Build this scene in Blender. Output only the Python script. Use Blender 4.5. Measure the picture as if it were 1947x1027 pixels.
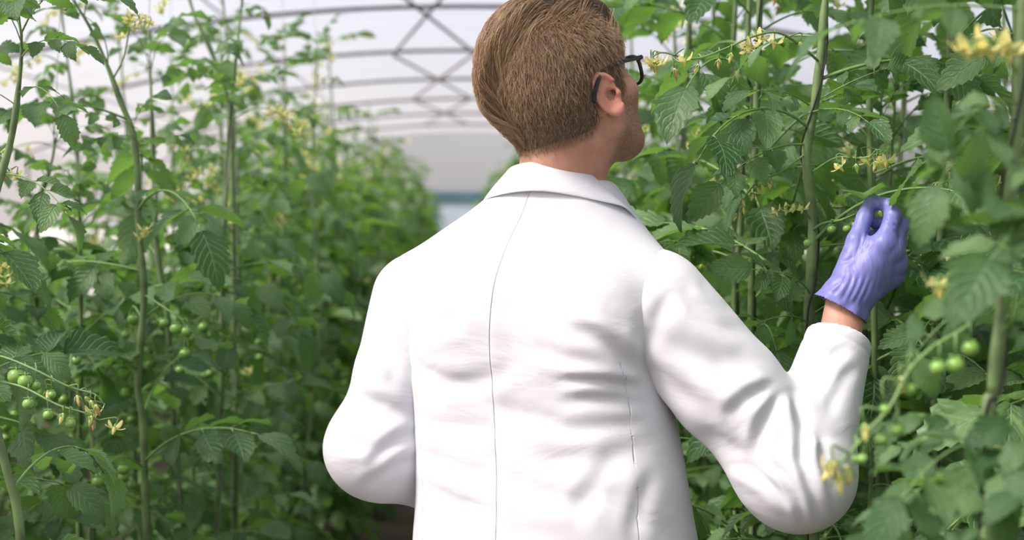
import bpy, math, random
import numpy as np
from mathutils import Vector, Matrix, Euler

# ------------------------------------------------------------------ start clean
for o in list(bpy.data.objects):
    bpy.data.objects.remove(o)
C = bpy.context.scene
COL = C.collection
R = math.radians

# ------------------------------------------------------------------ camera
FPX = 2704.0                      # focal length in pixels of the 1947 wide frame (50 mm)
CAM = Vector((0, 0, 1.5))
cam_d = bpy.data.cameras.new('camera')
cam = bpy.data.objects.new('camera', cam_d)
COL.objects.link(cam)
cam.location = CAM
cam.rotation_euler = (R(90 - 2.40), 0, R(-1.98))
cam_d.sensor_width = 36
cam_d.lens = 36 * FPX / 1947
cam_d.clip_start = 0.05
cam_d.clip_end = 300
cam_d.dof.use_dof = True
cam_d.dof.focus_distance = 2.12
cam_d.dof.aperture_fstop = 3.5
C.camera = cam

# ------------------------------------------------------------------ world, sun, exposure
W = bpy.data.worlds.new('sky')
C.world = W
W.use_nodes = True
nt = W.node_tree
sky = nt.nodes.new('ShaderNodeTexSky')
sky.sky_type = 'NISHITA'
sky.sun_disc = False
sky.sun_elevation = R(50)
sky.sun_rotation = R(-110)
sky.air_density = 0.7
sky.dust_density = 6.0
sky.ozone_density = 0.4
bg = nt.nodes['Background']
nt.links.new(sky.outputs[0], bg.inputs[0])
bg.inputs[1].default_value = 0.43
sun_d = bpy.data.lights.new('sun', 'SUN')
sun = bpy.data.objects.new('sun', sun_d)
COL.objects.link(sun)
sun_d.energy = 11.0
sun_d.angle = R(14)
sun_d.color = (1.0, 0.95, 0.88)
SUN_FROM = Vector((-0.72, -0.34, 0.95)).normalized()
sun.rotation_euler = SUN_FROM.to_track_quat('Z', 'Y').to_euler()
C.view_settings.view_transform = 'Standard'
C.view_settings.look = 'None'
C.view_settings.gamma = 1
C.view_settings.use_curve_mapping = False
C.view_settings.exposure = -0.86
cy = C.cycles
cy.max_bounces = 9
cy.diffuse_bounces = 5
cy.glossy_bounces = 3
cy.transmission_bounces = 6
cy.transparent_max_bounces = 24
cy.use_denoising = True
cy.caustics_reflective = False
cy.caustics_refractive = False

# ------------------------------------------------------------------ helpers
CM = Euler(cam.rotation_euler).to_matrix()

def at(px, py, Y):
    """World point seen at a pixel of the photograph, at distance Y down the aisle."""
    d = CM @ Vector(((px - 973.5) / FPX, -(py - 513.5) / FPX, -1))
    return CAM + d * (Y / d.y)

CMI = np.array(CM.transposed())

def project(P):
    """Pixels of the photograph for world points (n,3)."""
    q = (np.asarray(P, float) - np.array(CAM)) @ CMI.T
    return np.stack([973.5 - FPX * q[..., 0] / q[..., 2], 513.5 + FPX * q[..., 1] / q[..., 2]], -1)

def link(name, data, parent=None, mat=None):
    o = bpy.data.objects.new(name, data)
    COL.objects.link(o)
    if parent is not None:
        o.parent = parent
    if mat is not None and data is not None and hasattr(data, 'materials') and len(data.materials) == 0:
        data.materials.append(mat)
    return o

def thing(name, label, cat, loc=(0, 0, 0), group=None):
    o = bpy.data.objects.new(name, None)
    COL.objects.link(o)
    o.location = loc
    o.empty_display_size = 0.05
    o['label'] = label
    o['category'] = cat
    if group:
        o['group'] = group
    return o

def mesh_np(name, V, Fq, mats=(), mi=None, attr=None, smooth=True):
    """Mesh from arrays: V (n,3), faces as a list of int arrays (m,3) or (m,4)."""
    me = bpy.data.meshes.new(name)
    V = np.asarray(V, np.float32)
    Fs = [np.asarray(f, np.int32) for f in (Fq if isinstance(Fq, (list, tuple)) else [Fq]) if len(f)]
    loops = np.concatenate([f.ravel() for f in Fs])
    tot = np.concatenate([np.full(len(f), f.shape[1], np.int32) for f in Fs])
    start = np.concatenate([[0], np.cumsum(tot)[:-1]]).astype(np.int32)
    me.vertices.add(len(V))
    me.vertices.foreach_set('co', V.ravel())
    me.loops.add(len(loops))
    me.loops.foreach_set('vertex_index', loops)
    me.polygons.add(len(tot))
    me.polygons.foreach_set('loop_start', start)
    me.polygons.foreach_set('loop_total', tot)
    if mi is not None:
        me.polygons.foreach_set('material_index', np.asarray(mi, np.int32))
    me.polygons.foreach_set('use_smooth', np.full(len(tot), smooth))
    for m in mats:
        me.materials.append(m)
    for k, a in (attr or {}).items():
        a = np.asarray(a, np.float32)
        if a.ndim == 1:
            me.attributes.new(k, 'FLOAT', 'POINT').data.foreach_set('value', a)
        else:
            me.attributes.new(k, 'FLOAT_VECTOR', 'POINT').data.foreach_set('vector', a.ravel())
    me.update(calc_edges=True)
    me.validate()
    return me

class MB:
    """Collects pieces into one mesh."""
    def __init__(s):
        s.V, s.F4, s.F3, s.m4, s.m3, s.A, s.n = [], [], [], [], [], [], 0
    def add(s, V, F, mi=0, A=None, M=None):
        V = np.asarray(V, float)
        if M is not None:
            M = np.asarray(M)
            V = V @ M[:3, :3].T + M[:3, 3]
        s.V.append(V)
        s.A.append(np.zeros((len(V), 3)) if A is None else np.asarray(A, float))
        for f in (F if isinstance(F, (list, tuple)) else [F]):
            f = np.asarray(f, np.int64)
            if len(f) == 0:
                continue
            (s.F4 if f.shape[1] == 4 else s.F3).append(f + s.n)
            (s.m4 if f.shape[1] == 4 else s.m3).append(np.full(len(f), mi))
        s.n += len(V)
    def mesh(s, name, mats, smooth=True):
        Fs, ms = [], []
        if s.F4:
            Fs.append(np.concatenate(s.F4)); ms.append(np.concatenate(s.m4))
        if s.F3:
            Fs.append(np.concatenate(s.F3)); ms.append(np.concatenate(s.m3))
        return mesh_np(name, np.concatenate(s.V), Fs, mats, np.concatenate(ms), {'lf': np.concatenate(s.A)}, smooth)

def tube(P, rad, n=6, cap=True):
    """Swept tube along points P with radius per point."""
    P = np.asarray(P, float)
    m = len(P)
    rad = np.broadcast_to(np.asarray(rad, float), (m,))
    T = np.gradient(P, axis=0)
    T /= np.linalg.norm(T, axis=1)[:, None] + 1e-12
    ref = np.array([0, 0, 1.0]) if abs(T[0, 2]) < 0.9 else np.array([1.0, 0, 0])
    N = np.zeros_like(P)
    v = np.cross(T[0], ref); v /= np.linalg.norm(v)
    for i in range(m):
        v = v - T[i] * np.dot(v, T[i])
        v /= np.linalg.norm(v) + 1e-12
        N[i] = v
    B = np.cross(T, N)
    a = np.arange(n) * 2 * np.pi / n
    V = P[:, None] + rad[:, None, None] * (np.cos(a)[None, :, None] * N[:, None] + np.sin(a)[None, :, None] * B[:, None])
    V = V.reshape(-1, 3)
    i, j = np.meshgrid(np.arange(m - 1), np.arange(n), indexing='ij')
    a0 = (i * n + j).ravel(); a1 = (i * n + (j + 1) % n).ravel()
    F = [np.stack([a0, a1, a1 + n, a0 + n], 1)]
    if cap:
        V = np.concatenate([V, P[:1], P[-1:]])
        k = np.arange(n); k1 = (k + 1) % n
        F.append(np.concatenate([np.stack([k1, k, np.full(n, m * n)], 1), np.stack([k + (m - 1) * n, k1 + (m - 1) * n, np.full(n, m * n + 1)], 1)]))
    return V, F

def spline(P, n):
    """Catmull-Rom through points."""
    P = np.asarray([tuple(p) for p in P], float)
    Q = np.concatenate([[2 * P[0] - P[1]], P, [2 * P[-1] - P[-2]]])
    out = []
    L = len(P) - 1
    for s in np.linspace(0, L, n):
        i = min(int(s), L - 1); t = s - i
        a, b, c, d = Q[i], Q[i + 1], Q[i + 2], Q[i + 3]
        out.append(0.5 * (2 * b + (c - a) * t + (2 * a - 5 * b + 4 * c - d) * t * t + (3 * b - a - 3 * c + d) * t ** 3))
    return np.array(out)

def box_vf(x0, x1, y0, y1, z0, z1):
    V = np.array([(x, y, z) for x in (x0, x1) for y in (y0, y1) for z in (z0, z1)], float)
    F = np.array([(0, 1, 3, 2), (4, 6, 7, 5), (0, 4, 5, 1), (2, 3, 7, 6), (0, 2, 6, 4), (1, 5, 7, 3)])
    return V, F

# ------------------------------------------------------------------ materials
def new_mat(name):
    m = bpy.data.materials.new(name)
    m.use_nodes = True
    n = m.node_tree.nodes
    return m, m.node_tree, n['Principled BSDF'], n['Material Output']

def N(t, typ, **kw):
    n = t.nodes.new(typ)
    for k, v in kw.items():
        if k.startswith('i_'):
            n.inputs[k[2:].replace('_', ' ')].default_value = v
        else:
            setattr(n, k, v)
    return n

def ramp(t, fac, stops):
    r = t.nodes.new('ShaderNodeValToRGB')
    e = r.color_ramp.elements
    while len(e) < len(stops):
        e.new(0.5)
    for x, (p, c) in zip(e, stops):
        x.position = p
        x.color = (*c, 1)
    t.links.new(fac, r.inputs[0])
    return r.outputs[0]

def math_n(t, op, a, b=None, c=None):
    n = t.nodes.new('ShaderNodeMath')
    n.operation = op
    for i, v in enumerate((a, b, c)):
        if v is None:
            continue
        if isinstance(v, (int, float)):
            n.inputs[i].default_value = v
        else:
            t.links.new(v, n.inputs[i])
    return n.outputs[0]

def mixc(t, fac, a, b, mode='MIX'):
    n = t.nodes.new('ShaderNodeMix')
    n.data_type = 'RGBA'
    n.blend_type = mode
    for sock, v in ((n.inputs[0], fac), (n.inputs[6], a), (n.inputs[7], b)):
        if isinstance(v, (int, float)):
            sock.default_value = v
        elif isinstance(v, tuple):
            sock.default_value = (*v, 1)
        else:
            t.links.new(v, sock)
    return n.outputs[2]

def simple(name, col, rough=0.6, noise=0.0, scale=30, metal=0, bump=0.0, spec=0.5):
    m, t, b, o = new_mat(name)
    b.inputs['Roughness'].default_value = rough
    b.inputs['Metallic'].default_value = metal
    b.inputs['Specular IOR Level'].default_value = spec
    b.inputs['Base Color'].default_value = (*col, 1)
    if noise or bump:
        tc = N(t, 'ShaderNodeTexCoord')
        nz = N(t, 'ShaderNodeTexNoise', i_Scale=scale, i_Detail=4.0)
        t.links.new(tc.outputs['Object'], nz.inputs['Vector'])
        if noise:
            d = tuple(c * (1 - noise) for c in col); l = tuple(min(1, c * (1 + noise)) for c in col)
            t.links.new(ramp(t, nz.outputs[0], [(0.3, d), (0.7, l)]), b.inputs['Base Color'])
        if bump:
            bp = N(t, 'ShaderNodeBump', i_Strength=1.0, i_Distance=bump)
            t.links.new(nz.outputs[0], bp.inputs['Height'])
            t.links.new(bp.outputs[0], b.inputs['Normal'])
    return m

def leaf_material(name, dark, light, trans, w_trans=0.32, veins=True):
    m, t, b, o = new_mat(name)
    at_ = N(t, 'ShaderNodeAttribute', attribute_name='lf')
    sp = N(t, 'ShaderNodeSeparateXYZ')
    t.links.new(at_.outputs['Vector'], sp.inputs[0])
    oi = N(t, 'ShaderNodeObjectInfo')
    rnd = math_n(t, 'FRACT', math_n(t, 'ADD', oi.outputs['Random'], math_n(t, 'MULTIPLY', sp.outputs[2], 7.31)))
    base = ramp(t, rnd, [(0.0, dark), (0.55, tuple((a + c) / 2 for a, c in zip(dark, light))), (1.0, light)])
    tc = N(t, 'ShaderNodeTexCoord')
    nz = N(t, 'ShaderNodeTexNoise', i_Scale=45.0, i_Detail=3.0)
    t.links.new(tc.outputs['Object'], nz.inputs['Vector'])
    base = mixc(t, 0.35, base, ramp(t, nz.outputs[0], [(0.3, (0.55, 0.55, 0.55)), (0.7, (1.0, 1.0, 1.0))]), 'MULTIPLY')
    if veins:
        av = math_n(t, 'ABSOLUTE', sp.outputs[1])
        # side veins run forward from the midrib
        ph = math_n(t, 'SUBTRACT', math_n(t, 'MULTIPLY', sp.outputs[0], 7.0), math_n(t, 'MULTIPLY', av, 2.6))
        tri = math_n(t, 'ABSOLUTE', math_n(t, 'SUBTRACT', math_n(t, 'FRACT', ph), 0.5))     # 0..0.5, ridge at 0
        side = math_n(t, 'SMOOTH_MIN', math_n(t, 'MULTIPLY', tri, 5.0), 1.0, 0.3)
        mid = math_n(t, 'MINIMUM', math_n(t, 'MULTIPLY', av, 14.0), 1.0)
        h = math_n(t, 'MULTIPLY', side, mid)
        base = mixc(t, math_n(t, 'MULTIPLY', math_n(t, 'SUBTRACT', 1.0, h), 0.22), base, tuple(min(1, c * 2.2 + 0.05) for c in light))
        vo = N(t, 'ShaderNodeTexVoronoi', i_Scale=9.0)
        cv = N(t, 'ShaderNodeCombineXYZ')
        t.links.new(sp.outputs[0], cv.inputs[0]); t.links.new(sp.outputs[1], cv.inputs[1])
        t.links.new(cv.outputs[0], vo.inputs['Vector'])
        hh = math_n(t, 'SUBTRACT', h, math_n(t, 'MULTIPLY', vo.outputs['Distance'], 0.55))
        bp = N(t, 'ShaderNodeBump', i_Strength=0.9, i_Distance=0.0011)
        t.links.new(hh, bp.inputs['Height'])
        t.links.new(bp.outputs[0], b.inputs['Normal'])
    geo = N(t, 'ShaderNodeNewGeometry')
    base = mixc(t, math_n(t, 'MULTIPLY', geo.outputs['Backfacing'], 0.45), base, tuple(min(1, c * 1.1 + 0.06) for c in light))
    t.links.new(base, b.inputs['Base Color'])
    b.inputs['Roughness'].default_value = 0.45
    b.inputs['Specular IOR Level'].default_value = 0.42
    tr = N(t, 'ShaderNodeBsdfTranslucent')
    t.links.new(mixc(t, 0.25, trans, base), tr.inputs['Color'])
    mx = N(t, 'ShaderNodeMixShader')
    mx.inputs[0].default_value = w_trans
    t.links.new(b.outputs[0], mx.inputs[1]); t.links.new(tr.outputs[0], mx.inputs[2])
    t.links.new(mx.outputs[0], o.inputs[0])
    return m

M_leaf = leaf_material('tomato_leaf', (0.022, 0.078, 0.024), (0.150, 0.265, 0.105), (0.24, 0.54, 0.05))
M_leaf_far = leaf_material('tomato_leaf_distant', (0.022, 0.075, 0.016), (0.100, 0.200, 0.042), (0.28, 0.56, 0.05), 0.38, veins=False)
M_stem = simple('tomato_stem', (0.115, 0.185, 0.065), 0.5, 0.4, 25)
M_petiole = simple('leaf_stalk', (0.15, 0.27, 0.08), 0.5, 0.2, 40)
M_petal, t, b, o = new_mat('yellow_petal')
b.inputs['Base Color'].default_value = (0.97, 0.90, 0.36, 1); b.inputs['Roughness'].default_value = 0.5
tr = N(t, 'ShaderNodeBsdfTranslucent'); tr.inputs[0].default_value = (0.98, 0.92, 0.40, 1)
mx = N(t, 'ShaderNodeMixShader'); mx.inputs[0].default_value = 0.45
t.links.new(b.outputs[0], mx.inputs[1]); t.links.new(tr.outputs[0], mx.inputs[2]); t.links.new(mx.outputs[0], o.inputs[0])
M_sepal = simple('green_sepal', (0.15, 0.30, 0.08), 0.55)
M_wilt = simple('wilted_petal', (0.62, 0.40, 0.16), 0.7)
M_fruit = simple('green_tomato_skin', (0.17, 0.33, 0.065), 0.25, 0.25, 20)
M_string = simple('dark_twine', (0.03, 0.025, 0.03), 0.8)
M_string_pale = simple('pale_twine', (0.42, 0.43, 0.40), 0.8)
M_outside = simple('dry_pale_ground', (0.44, 0.44, 0.38), 0.95, 0.3, 0.6)
M_soil = simple('soil', (0.060, 0.040, 0.028), 0.95, 0.5, 6, bump=0.02)
M_steel = simple('galvanised_pipe', (0.060, 0.055, 0.056), 0.55, 0.3, 8, metal=0.2)
M_brace = simple('rusty_brace', (0.075, 0.048, 0.045), 0.7, 0.4, 5)

def film_material(name, clear, white=1.0):
    m, t, b, o = new_mat(name)
    t.nodes.remove(b)
    tr = N(t, 'ShaderNodeBsdfTranslucent'); tr.inputs[0].default_value = (0.78 * white, 0.77 * white, 0.80 * white, 1)
    df = N(t, 'ShaderNodeBsdfDiffuse'); df.inputs[0].default_value = (0.80, 0.79, 0.83, 1)
    tp = N(t, 'ShaderNodeBsdfTransparent'); tp.inputs[0].default_value = (0.97, 0.94, 0.98, 1)
    tc = N(t, 'ShaderNodeTexCoord')
    mp = N(t, 'ShaderNodeMapping'); mp.inputs['Scale'].default_value = (0.5, 3.0, 0.5)
    nz = N(t, 'ShaderNodeTexNoise', i_Scale=2.0, i_Detail=3.0)
    t.links.new(tc.outputs['Object'], mp.inputs[0]); t.links.new(mp.outputs[0], nz.inputs['Vector'])
    m1 = N(t, 'ShaderNodeMixShader'); m1.inputs[0].default_value = 0.25
    t.links.new(tr.outputs[0], m1.inputs[1]); t.links.new(df.outputs[0], m1.inputs[2])
    m2 = N(t, 'ShaderNodeMixShader')
    t.links.new(math_n(t, 'MULTIPLY_ADD', nz.outputs[0], 0.12, clear - 0.06), m2.inputs[0])
    t.links.new(m1.outputs[0], m2.inputs[1]); t.links.new(tp.outputs[0], m2.inputs[2])
    t.links.new(m2.outputs[0], o.inputs[0])
    return m
M_film_end = film_material('end_wall_film', 0.45, 1.22)  # whiter copy of the film; the far end's brightness is put into its colour
M_film = film_material('greenhouse_film', 0.64)

# ------------------------------------------------------------------ the tunnel
TX, RAD, APEX = 0.06, 13.0, 2.82          # axis, arch radius, height of the crown
CZ = APEX - RAD
Y0, Y1 = -7.0, 24.0
def arch(phi):                            # phi from the crown, + to the right
    return TX + RAD * math.sin(phi), CZ + RAD * math.cos(phi)
HALF = 4.3                                # half width; below the arch the sides are upright
PHI_W = math.asin(HALF / RAD)
WALL_Z = CZ + RAD * math.cos(PHI_W)
PHI_G = PHI_W

def arch_sheet(p0, p1, n, ny):
    ph = np.linspace(p0, p1, n); yy = np.linspace(Y0, Y1, ny)
    V = np.array([(TX + RAD * math.sin(p), y, CZ + RAD * math.cos(p)) for y in yy for p in ph])
    i, j = np.meshgrid(np.arange(ny - 1), np.arange(n - 1), indexing='ij')
    a = (i * n + j).ravel()
    return V, np.stack([a, a + 1, a + n + 1, a + n], 1)

def structure(name, V, F, mat, smooth=True):
    o = link(name, mesh_np(name, V, F, [mat], smooth=smooth))
    o['kind'] = 'structure'
    return o

ceiling = structure('ceiling', *arch_sheet(-PHI_W, PHI_W, 33, 32), M_film)
def side_sheet(x):
    yy = np.linspace(Y0, Y1, 32); zz = np.linspace(0, WALL_Z, 6)
    V = np.array([(x, y, z) for y in yy for z in zz])
    i, j = np.meshgrid(np.arange(31), np.arange(5), indexing='ij')
    a = (i * 6 + j).ravel()
    return V, np.stack([a, a + 1, a + 7, a + 6], 1)
structure('wall_left', *side_sheet(TX - HALF), M_film)
structure('wall_right', *side_sheet(TX + HALF), M_film)

def end_wall(y, hole=None):
    """Film across one end of the tunnel, with an opening for the door."""
    xs = sorted(set(list(np.linspace(-PHI_G, PHI_G, 41))))
    xs = [TX + RAD * math.sin(p) for p in xs]
    if hole:
        xs = sorted(xs + [hole[0], hole[1]])
    V, F = [], []
    for x in xs:
        top = CZ + math.sqrt(max(RAD ** 2 - (x - TX) ** 2, 0))
        zs = [0, hole[2] if hole else top * 0.6, max(top, 0.0)]
        if zs[1] > zs[2]:
            zs[1] = zs[2] * 0.6
        V += [(x, y, z) for z in zs]
    for i in range(len(xs) - 1):
        for k in (0, 1):
            if hole and k == 0 and xs[i] >= hole[0] - 1e-6 and xs[i + 1] <= hole[1] + 1e-6:
                continue
            a = i * 3 + k
            F.append((a, a + 3, a + 4, a + 1))
    return np.array(V), np.array(F)
DX0, DX1, DZ = -0.52, 0.62, 1.78
structure('wall_back', *end_wall(Y1, (DX0, DX1, DZ)), M_film_end, False)
structure('wall_front', *end_wall(Y0), M_film, False)

# floor: bare soil, gently uneven, running on outside
xs = np.linspace(-4.3, 4.4, 37)
ys = np.linspace(-7, 24, 63)
rg = np.random.default_rng(3)
V = np.array([(x, y, 0) for y in ys for x in xs])
hz = np.minimum(0.022 * rg.standard_normal(len(V)), 0.0)
V[:, 2] = hz
n = len(xs)
i, j = np.meshgrid(np.arange(len(ys) - 1), np.arange(n - 1), indexing='ij')
a = (i * n + j).ravel()
structure('floor', V, np.stack([a, a + 1, a + n + 1, a + n], 1), M_soil)

gx, gy = np.linspace(-60, 60, 9), np.linspace(-60, 120, 9)
V = np.array([(x, y, -0.06) for y in gy for x in gx])
i, j = np.meshgrid(np.arange(8), np.arange(8), indexing='ij')
a = (i * 9 + j).ravel()
structure('ground_outside', V, np.stack([a, a + 1, a + 10, a + 9], 1), M_outside)

# hoops, cross braces and purlins are pieces of the ceiling
HOOPS = [9.06 + 2.48 * k for k in range(-6, 6)]
def arch_pts(p0, p1, n, y0, y1, dr):
    return np.array([(TX + (RAD - dr) * math.sin(p), y, CZ + (RAD - dr) * math.cos(p)) for p, y in zip(np.linspace(p0, p1, n), np.linspace(y0, y1, n))])
ap = arch_pts(-PHI_G, PHI_G, 41, 0, 0, 0.03)
ap = np.concatenate([ap[:1] * (1, 1, 0), ap[:1] * (1, 1, 0.5), ap, ap[-1:] * (1, 1, 0.5), ap[-1:] * (1, 1, 0)])
V, F = tube(ap, 0.0145, 8)
hoop_me = mesh_np('hoop', V, F, [M_steel])
for y in HOOPS:
    h = link('hoop', hoop_me, ceiling)
    h.location = (0, y, 0)
for ya, yb in ((-6.4, -1.9), (-1.9, 2.5), (2.5, 7.0), (7.0, 11.5), (11.5, 16.1), (16.1, 21.0)):
    c = (-0.225 - TX) / RAD; w = 0.66 / RAD
    for s in (-1, 1):
        V, F = tube(arch_pts(c - s * w / 2, c + s * w / 2, 12, ya, yb, 0.058 + 0.006 * s), 0.011, 6)
        link('cross_brace', mesh_np('cross_brace', V, F, [M_brace]), ceiling)
for p in (-0.24, -0.12, 0.12, 0.24):
    V, F = tube(arch_pts(p, p, 2, Y0, Y1, 0.012), 0.006, 6)
    link('purlin', mesh_np('purlin', V, F, [M_steel]), ceiling)

# door at the far end: teal frame with a pale grey-blue panel
M_teal = simple('teal_paint', (0.07, 0.16, 0.19), 0.6, 0.2, 5)
M_panel = simple('pale_door_sheet', (0.50, 0.58, 0.66), 0.5, 0.1, 3)
door = link('door_1', None)
door['kind'] = 'structure'
door.location = (0, Y1, 0)
mb = MB()
t = 0.07
for b in ((DX0, DX0 + t, -.04, .04, 0, DZ), (DX1 - t, DX1, -.04, .04, 0, DZ), (DX0, DX1, -.045, .045, DZ - 0.14, DZ + 0.02), (DX0, DX1, -.03, .03, 0.78, 0.86)):
    mb.add(*box_vf(*b))
link('door_frame', mb.mesh('door_frame', [M_teal], False), door)
mb = MB(); mb.add(*box_vf(DX0 + t, DX1 - t, -.012, .012, 0.02, 0.78)); mb.add(*box_vf(DX0 + t, DX1 - t, -.012, .012, 0.86, DZ - 0.14))
link('door_panel', mb.mesh('door_panel', [M_panel], False), door)
V, F = tube([(0.42, -.03, 0.95), (0.42, -.08, 0.95), (0.42, -.08, 1.1), (0.42, -.03, 1.1)], 0.01, 6)
link('handle', mesh_np('handle', V, F, [M_steel]), door)

# ------------------------------------------------------------------ implicit surfaces for the figure
def smin(a, b, k):
    h = np.clip(0.5 + 0.5 * (b - a) / k, 0, 1)
    return b + (a - b) * h - k * h * (1 - h)

def smax(a, b, k):
    return -smin(-a, -b, k)

def sst(x, a, b):
    t = np.clip((x - a) / (b - a), 0, 1)
    return t * t * (3 - 2 * t)

def d_cone(P, a, b, ra, rb):
    a = np.asarray(tuple(a), np.float32); b = np.asarray(tuple(b), np.float32)
    ab = b - a
    x, y, z = P[0] - a[0], P[1] - a[1], P[2] - a[2]
    t = np.clip((x * ab[0] + y * ab[1] + z * ab[2]) / float(ab @ ab), 0, 1)
    return np.sqrt((x - t * ab[0]) ** 2 + (y - t * ab[1]) ** 2 + (z - t * ab[2]) ** 2) - (ra + t * (rb - ra))

def d_ell(P, c, r):
    x, y, z = P[0] - c[0], P[1] - c[1], P[2] - c[2]
    k0 = np.sqrt((x / r[0]) ** 2 + (y / r[1]) ** 2 + (z / r[2]) ** 2)
    k1 = np.sqrt((x / r[0] ** 2) ** 2 + (y / r[1] ** 2) ** 2 + (z / r[2] ** 2) ** 2) + 1e-9
    return k0 * (k0 - 1) / k1

def d_sph(P, c, r):
    return np.sqrt((P[0] - c[0]) ** 2 + (P[1] - c[1]) ** 2 + (P[2] - c[2]) ** 2) - r

def nets(f, lo, hi, h):
    """Surface nets: the zero surface of f sampled on a grid; returns verts and quads."""
    ax = [np.arange(l, u + h, h, dtype=np.float32) for l, u in zip(lo, hi)]
    P = np.meshgrid(*ax, indexing='ij')
    F = f(P).astype(np.float32)
    ins = F < 0
    nx, ny, nz = F.shape
    s = np.zeros((nx - 1, ny - 1, nz - 1), np.int8)
    for i in (0, 1):
        for j in (0, 1):
            for k in (0, 1):
                s += ins[i:nx - 1 + i, j:ny - 1 + j, k:nz - 1 + k]
    I, J, K = np.nonzero((s > 0) & (s < 8))
    idx = -np.ones(s.shape, np.int64)
    idx[I, J, K] = np.arange(len(I))
    acc = np.zeros((len(I), 3)); cnt = np.zeros(len(I))
    for a in range(3):
        for u in (0, 1):
            for v in (0, 1):
                o = [0, 0, 0]; o[(a + 1) % 3] = u; o[(a + 2) % 3] = v
                e = [0, 0, 0]; e[a] = 1
                f0 = F[I + o[0], J + o[1], K + o[2]]; f1 = F[I + o[0] + e[0], J + o[1] + e[1], K + o[2] + e[2]]
                m = (f0 < 0) != (f1 < 0)
                t = np.where(m, f0 / np.where(m, f0 - f1, 1), 0)
                p = np.array(o, float)[None] + t[:, None] * np.array(e, float)[None]
                acc += p * m[:, None]; cnt += m
    V = (np.stack([I, J, K], 1) + acc / cnt[:, None]) * h + np.array([a[0] for a in ax])
    Q = []
    for a in range(3):
        b, c = (a + 1) % 3, (a + 2) % 3
        sl0 = [slice(None)] * 3; sl1 = [slice(None)] * 3
        sl0[a] = slice(0, -1); sl1[a] = slice(1, None)
        for q in (b, c):
            sl0[q] = slice(1, -1); sl1[q] = slice(1, -1)
        A, B = ins[tuple(sl0)], ins[tuple(sl1)]
        w = np.stack(np.nonzero(A != B), 1)
        if not len(w):
            continue
        sign = A[tuple(w.T)]
        w[:, b] += 1; w[:, c] += 1
        def cell(db, dc):
            q = w.copy(); q[:, b] += db; q[:, c] += dc
            return idx[tuple(q.T)]
        quad = np.stack([cell(-1, -1), cell(0, -1), cell(0, 0), cell(-1, 0)], 1)
        quad[~sign] = quad[~sign][:, ::-1]
        Q.append(quad)
    return V, np.concatenate(Q)

def vnormals(V, Q):
    n = np.cross(V[Q[:, 2]] - V[Q[:, 0]], V[Q[:, 3]] - V[Q[:, 1]])
    out = np.zeros_like(V)
    for k in range(4):
        np.add.at(out, Q[:, k], n)
    return out / (np.linalg.norm(out, axis=1)[:, None] + 1e-12)

def relax(V, Q, it=1, w=0.5):
    for _ in range(it):
        a = np.zeros_like(V); c = np.zeros(len(V))
        for k in range(4):
            for d in (1, 3):
                np.add.at(a, Q[:, k], V[Q[:, (k + d) % 4]]); np.add.at(c, Q[:, k], 1)
        V = V + w * (a / c[:, None] - V)
    return V

# ------------------------------------------------------------------ person
person = thing('person', 'person in white lab coat and black glasses reaching a violet gloved hand into tomato plants', 'person', (0.14, 2.14, 0))
PO = np.array(person.location)

def part(name, V, Q, mat, parent=person, attr=None, base=PO):
    return link(name, mesh_np(name, V - base, Q, [mat], attr=attr), parent)

# skin
M_skin, t, b, o = new_mat('skin')
tc = N(t, 'ShaderNodeTexCoord')
nz = N(t, 'ShaderNodeTexNoise', i_Scale=60.0, i_Detail=5.0)
t.links.new(tc.outputs['Object'], nz.inputs['Vector'])
n2 = N(t, 'ShaderNodeTexNoise', i_Scale=900.0, i_Detail=2.0)
t.links.new(tc.outputs['Object'], n2.inputs['Vector'])
fr = N(t, 'ShaderNodeTexVoronoi', i_Scale=110.0)
t.links.new(tc.outputs['Object'], fr.inputs['Vector'])
col = ramp(t, nz.outputs[0], [(0.3, (0.50, 0.245, 0.165)), (0.7, (0.62, 0.345, 0.245))])
frk = math_n(t, 'MULTIPLY', math_n(t, 'LESS_THAN', fr.outputs['Distance'], 0.16), 0.35)
col = mixc(t, frk, col, (0.30, 0.13, 0.07))
at1 = N(t, 'ShaderNodeAttribute', attribute_name='tone')
sx = N(t, 'ShaderNodeSeparateXYZ'); t.links.new(at1.outputs['Vector'], sx.inputs[0])
stub = math_n(t, 'MULTIPLY', sx.outputs[0], math_n(t, 'GREATER_THAN', n2.outputs[0], 0.47))
col = mixc(t, math_n(t, 'MULTIPLY', stub, 0.75), col, (0.13, 0.07, 0.045))
col = mixc(t, sx.outputs[1], col, (0.66, 0.27, 0.20))
col = mixc(t, math_n(t, 'MULTIPLY', sx.outputs[2], 0.75), col, (0.12, 0.075, 0.045))
t.links.new(col, b.inputs['Base Color'])
b.inputs['Roughness'].default_value = 0.5
b.inputs['Subsurface Weight'].default_value = 0.15
b.inputs['Subsurface Radius'].default_value = (0.012, 0.005, 0.003)
b.inputs['Subsurface Scale'].default_value = 0.6
bp = N(t, 'ShaderNodeBump', i_Strength=0.4, i_Distance=0.0006)
t.links.new(n2.outputs[0], bp.inputs['Height']); t.links.new(bp.outputs[0], b.inputs['Normal'])

# ---- head frame
HC = np.array(at(1083, 172, 2.12))
H_YAW, H_PITCH, H_ROLL = 50, 15, -9
HM = (Matrix.Rotation(R(-H_YAW), 3, 'Z') @ Matrix.Rotation(R(H_ROLL), 3, 'Y') @ Matrix.Rotation(R(H_PITCH), 3, 'X'))
HMn = np.array(HM)
def h2w(p):
    return np.asarray(p) @ HMn.T + HC
NECK_BASE = np.array(at(1058, 400, 2.15))
nb = (NECK_BASE - HC) @ HMn                    # neck base in the head frame

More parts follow.
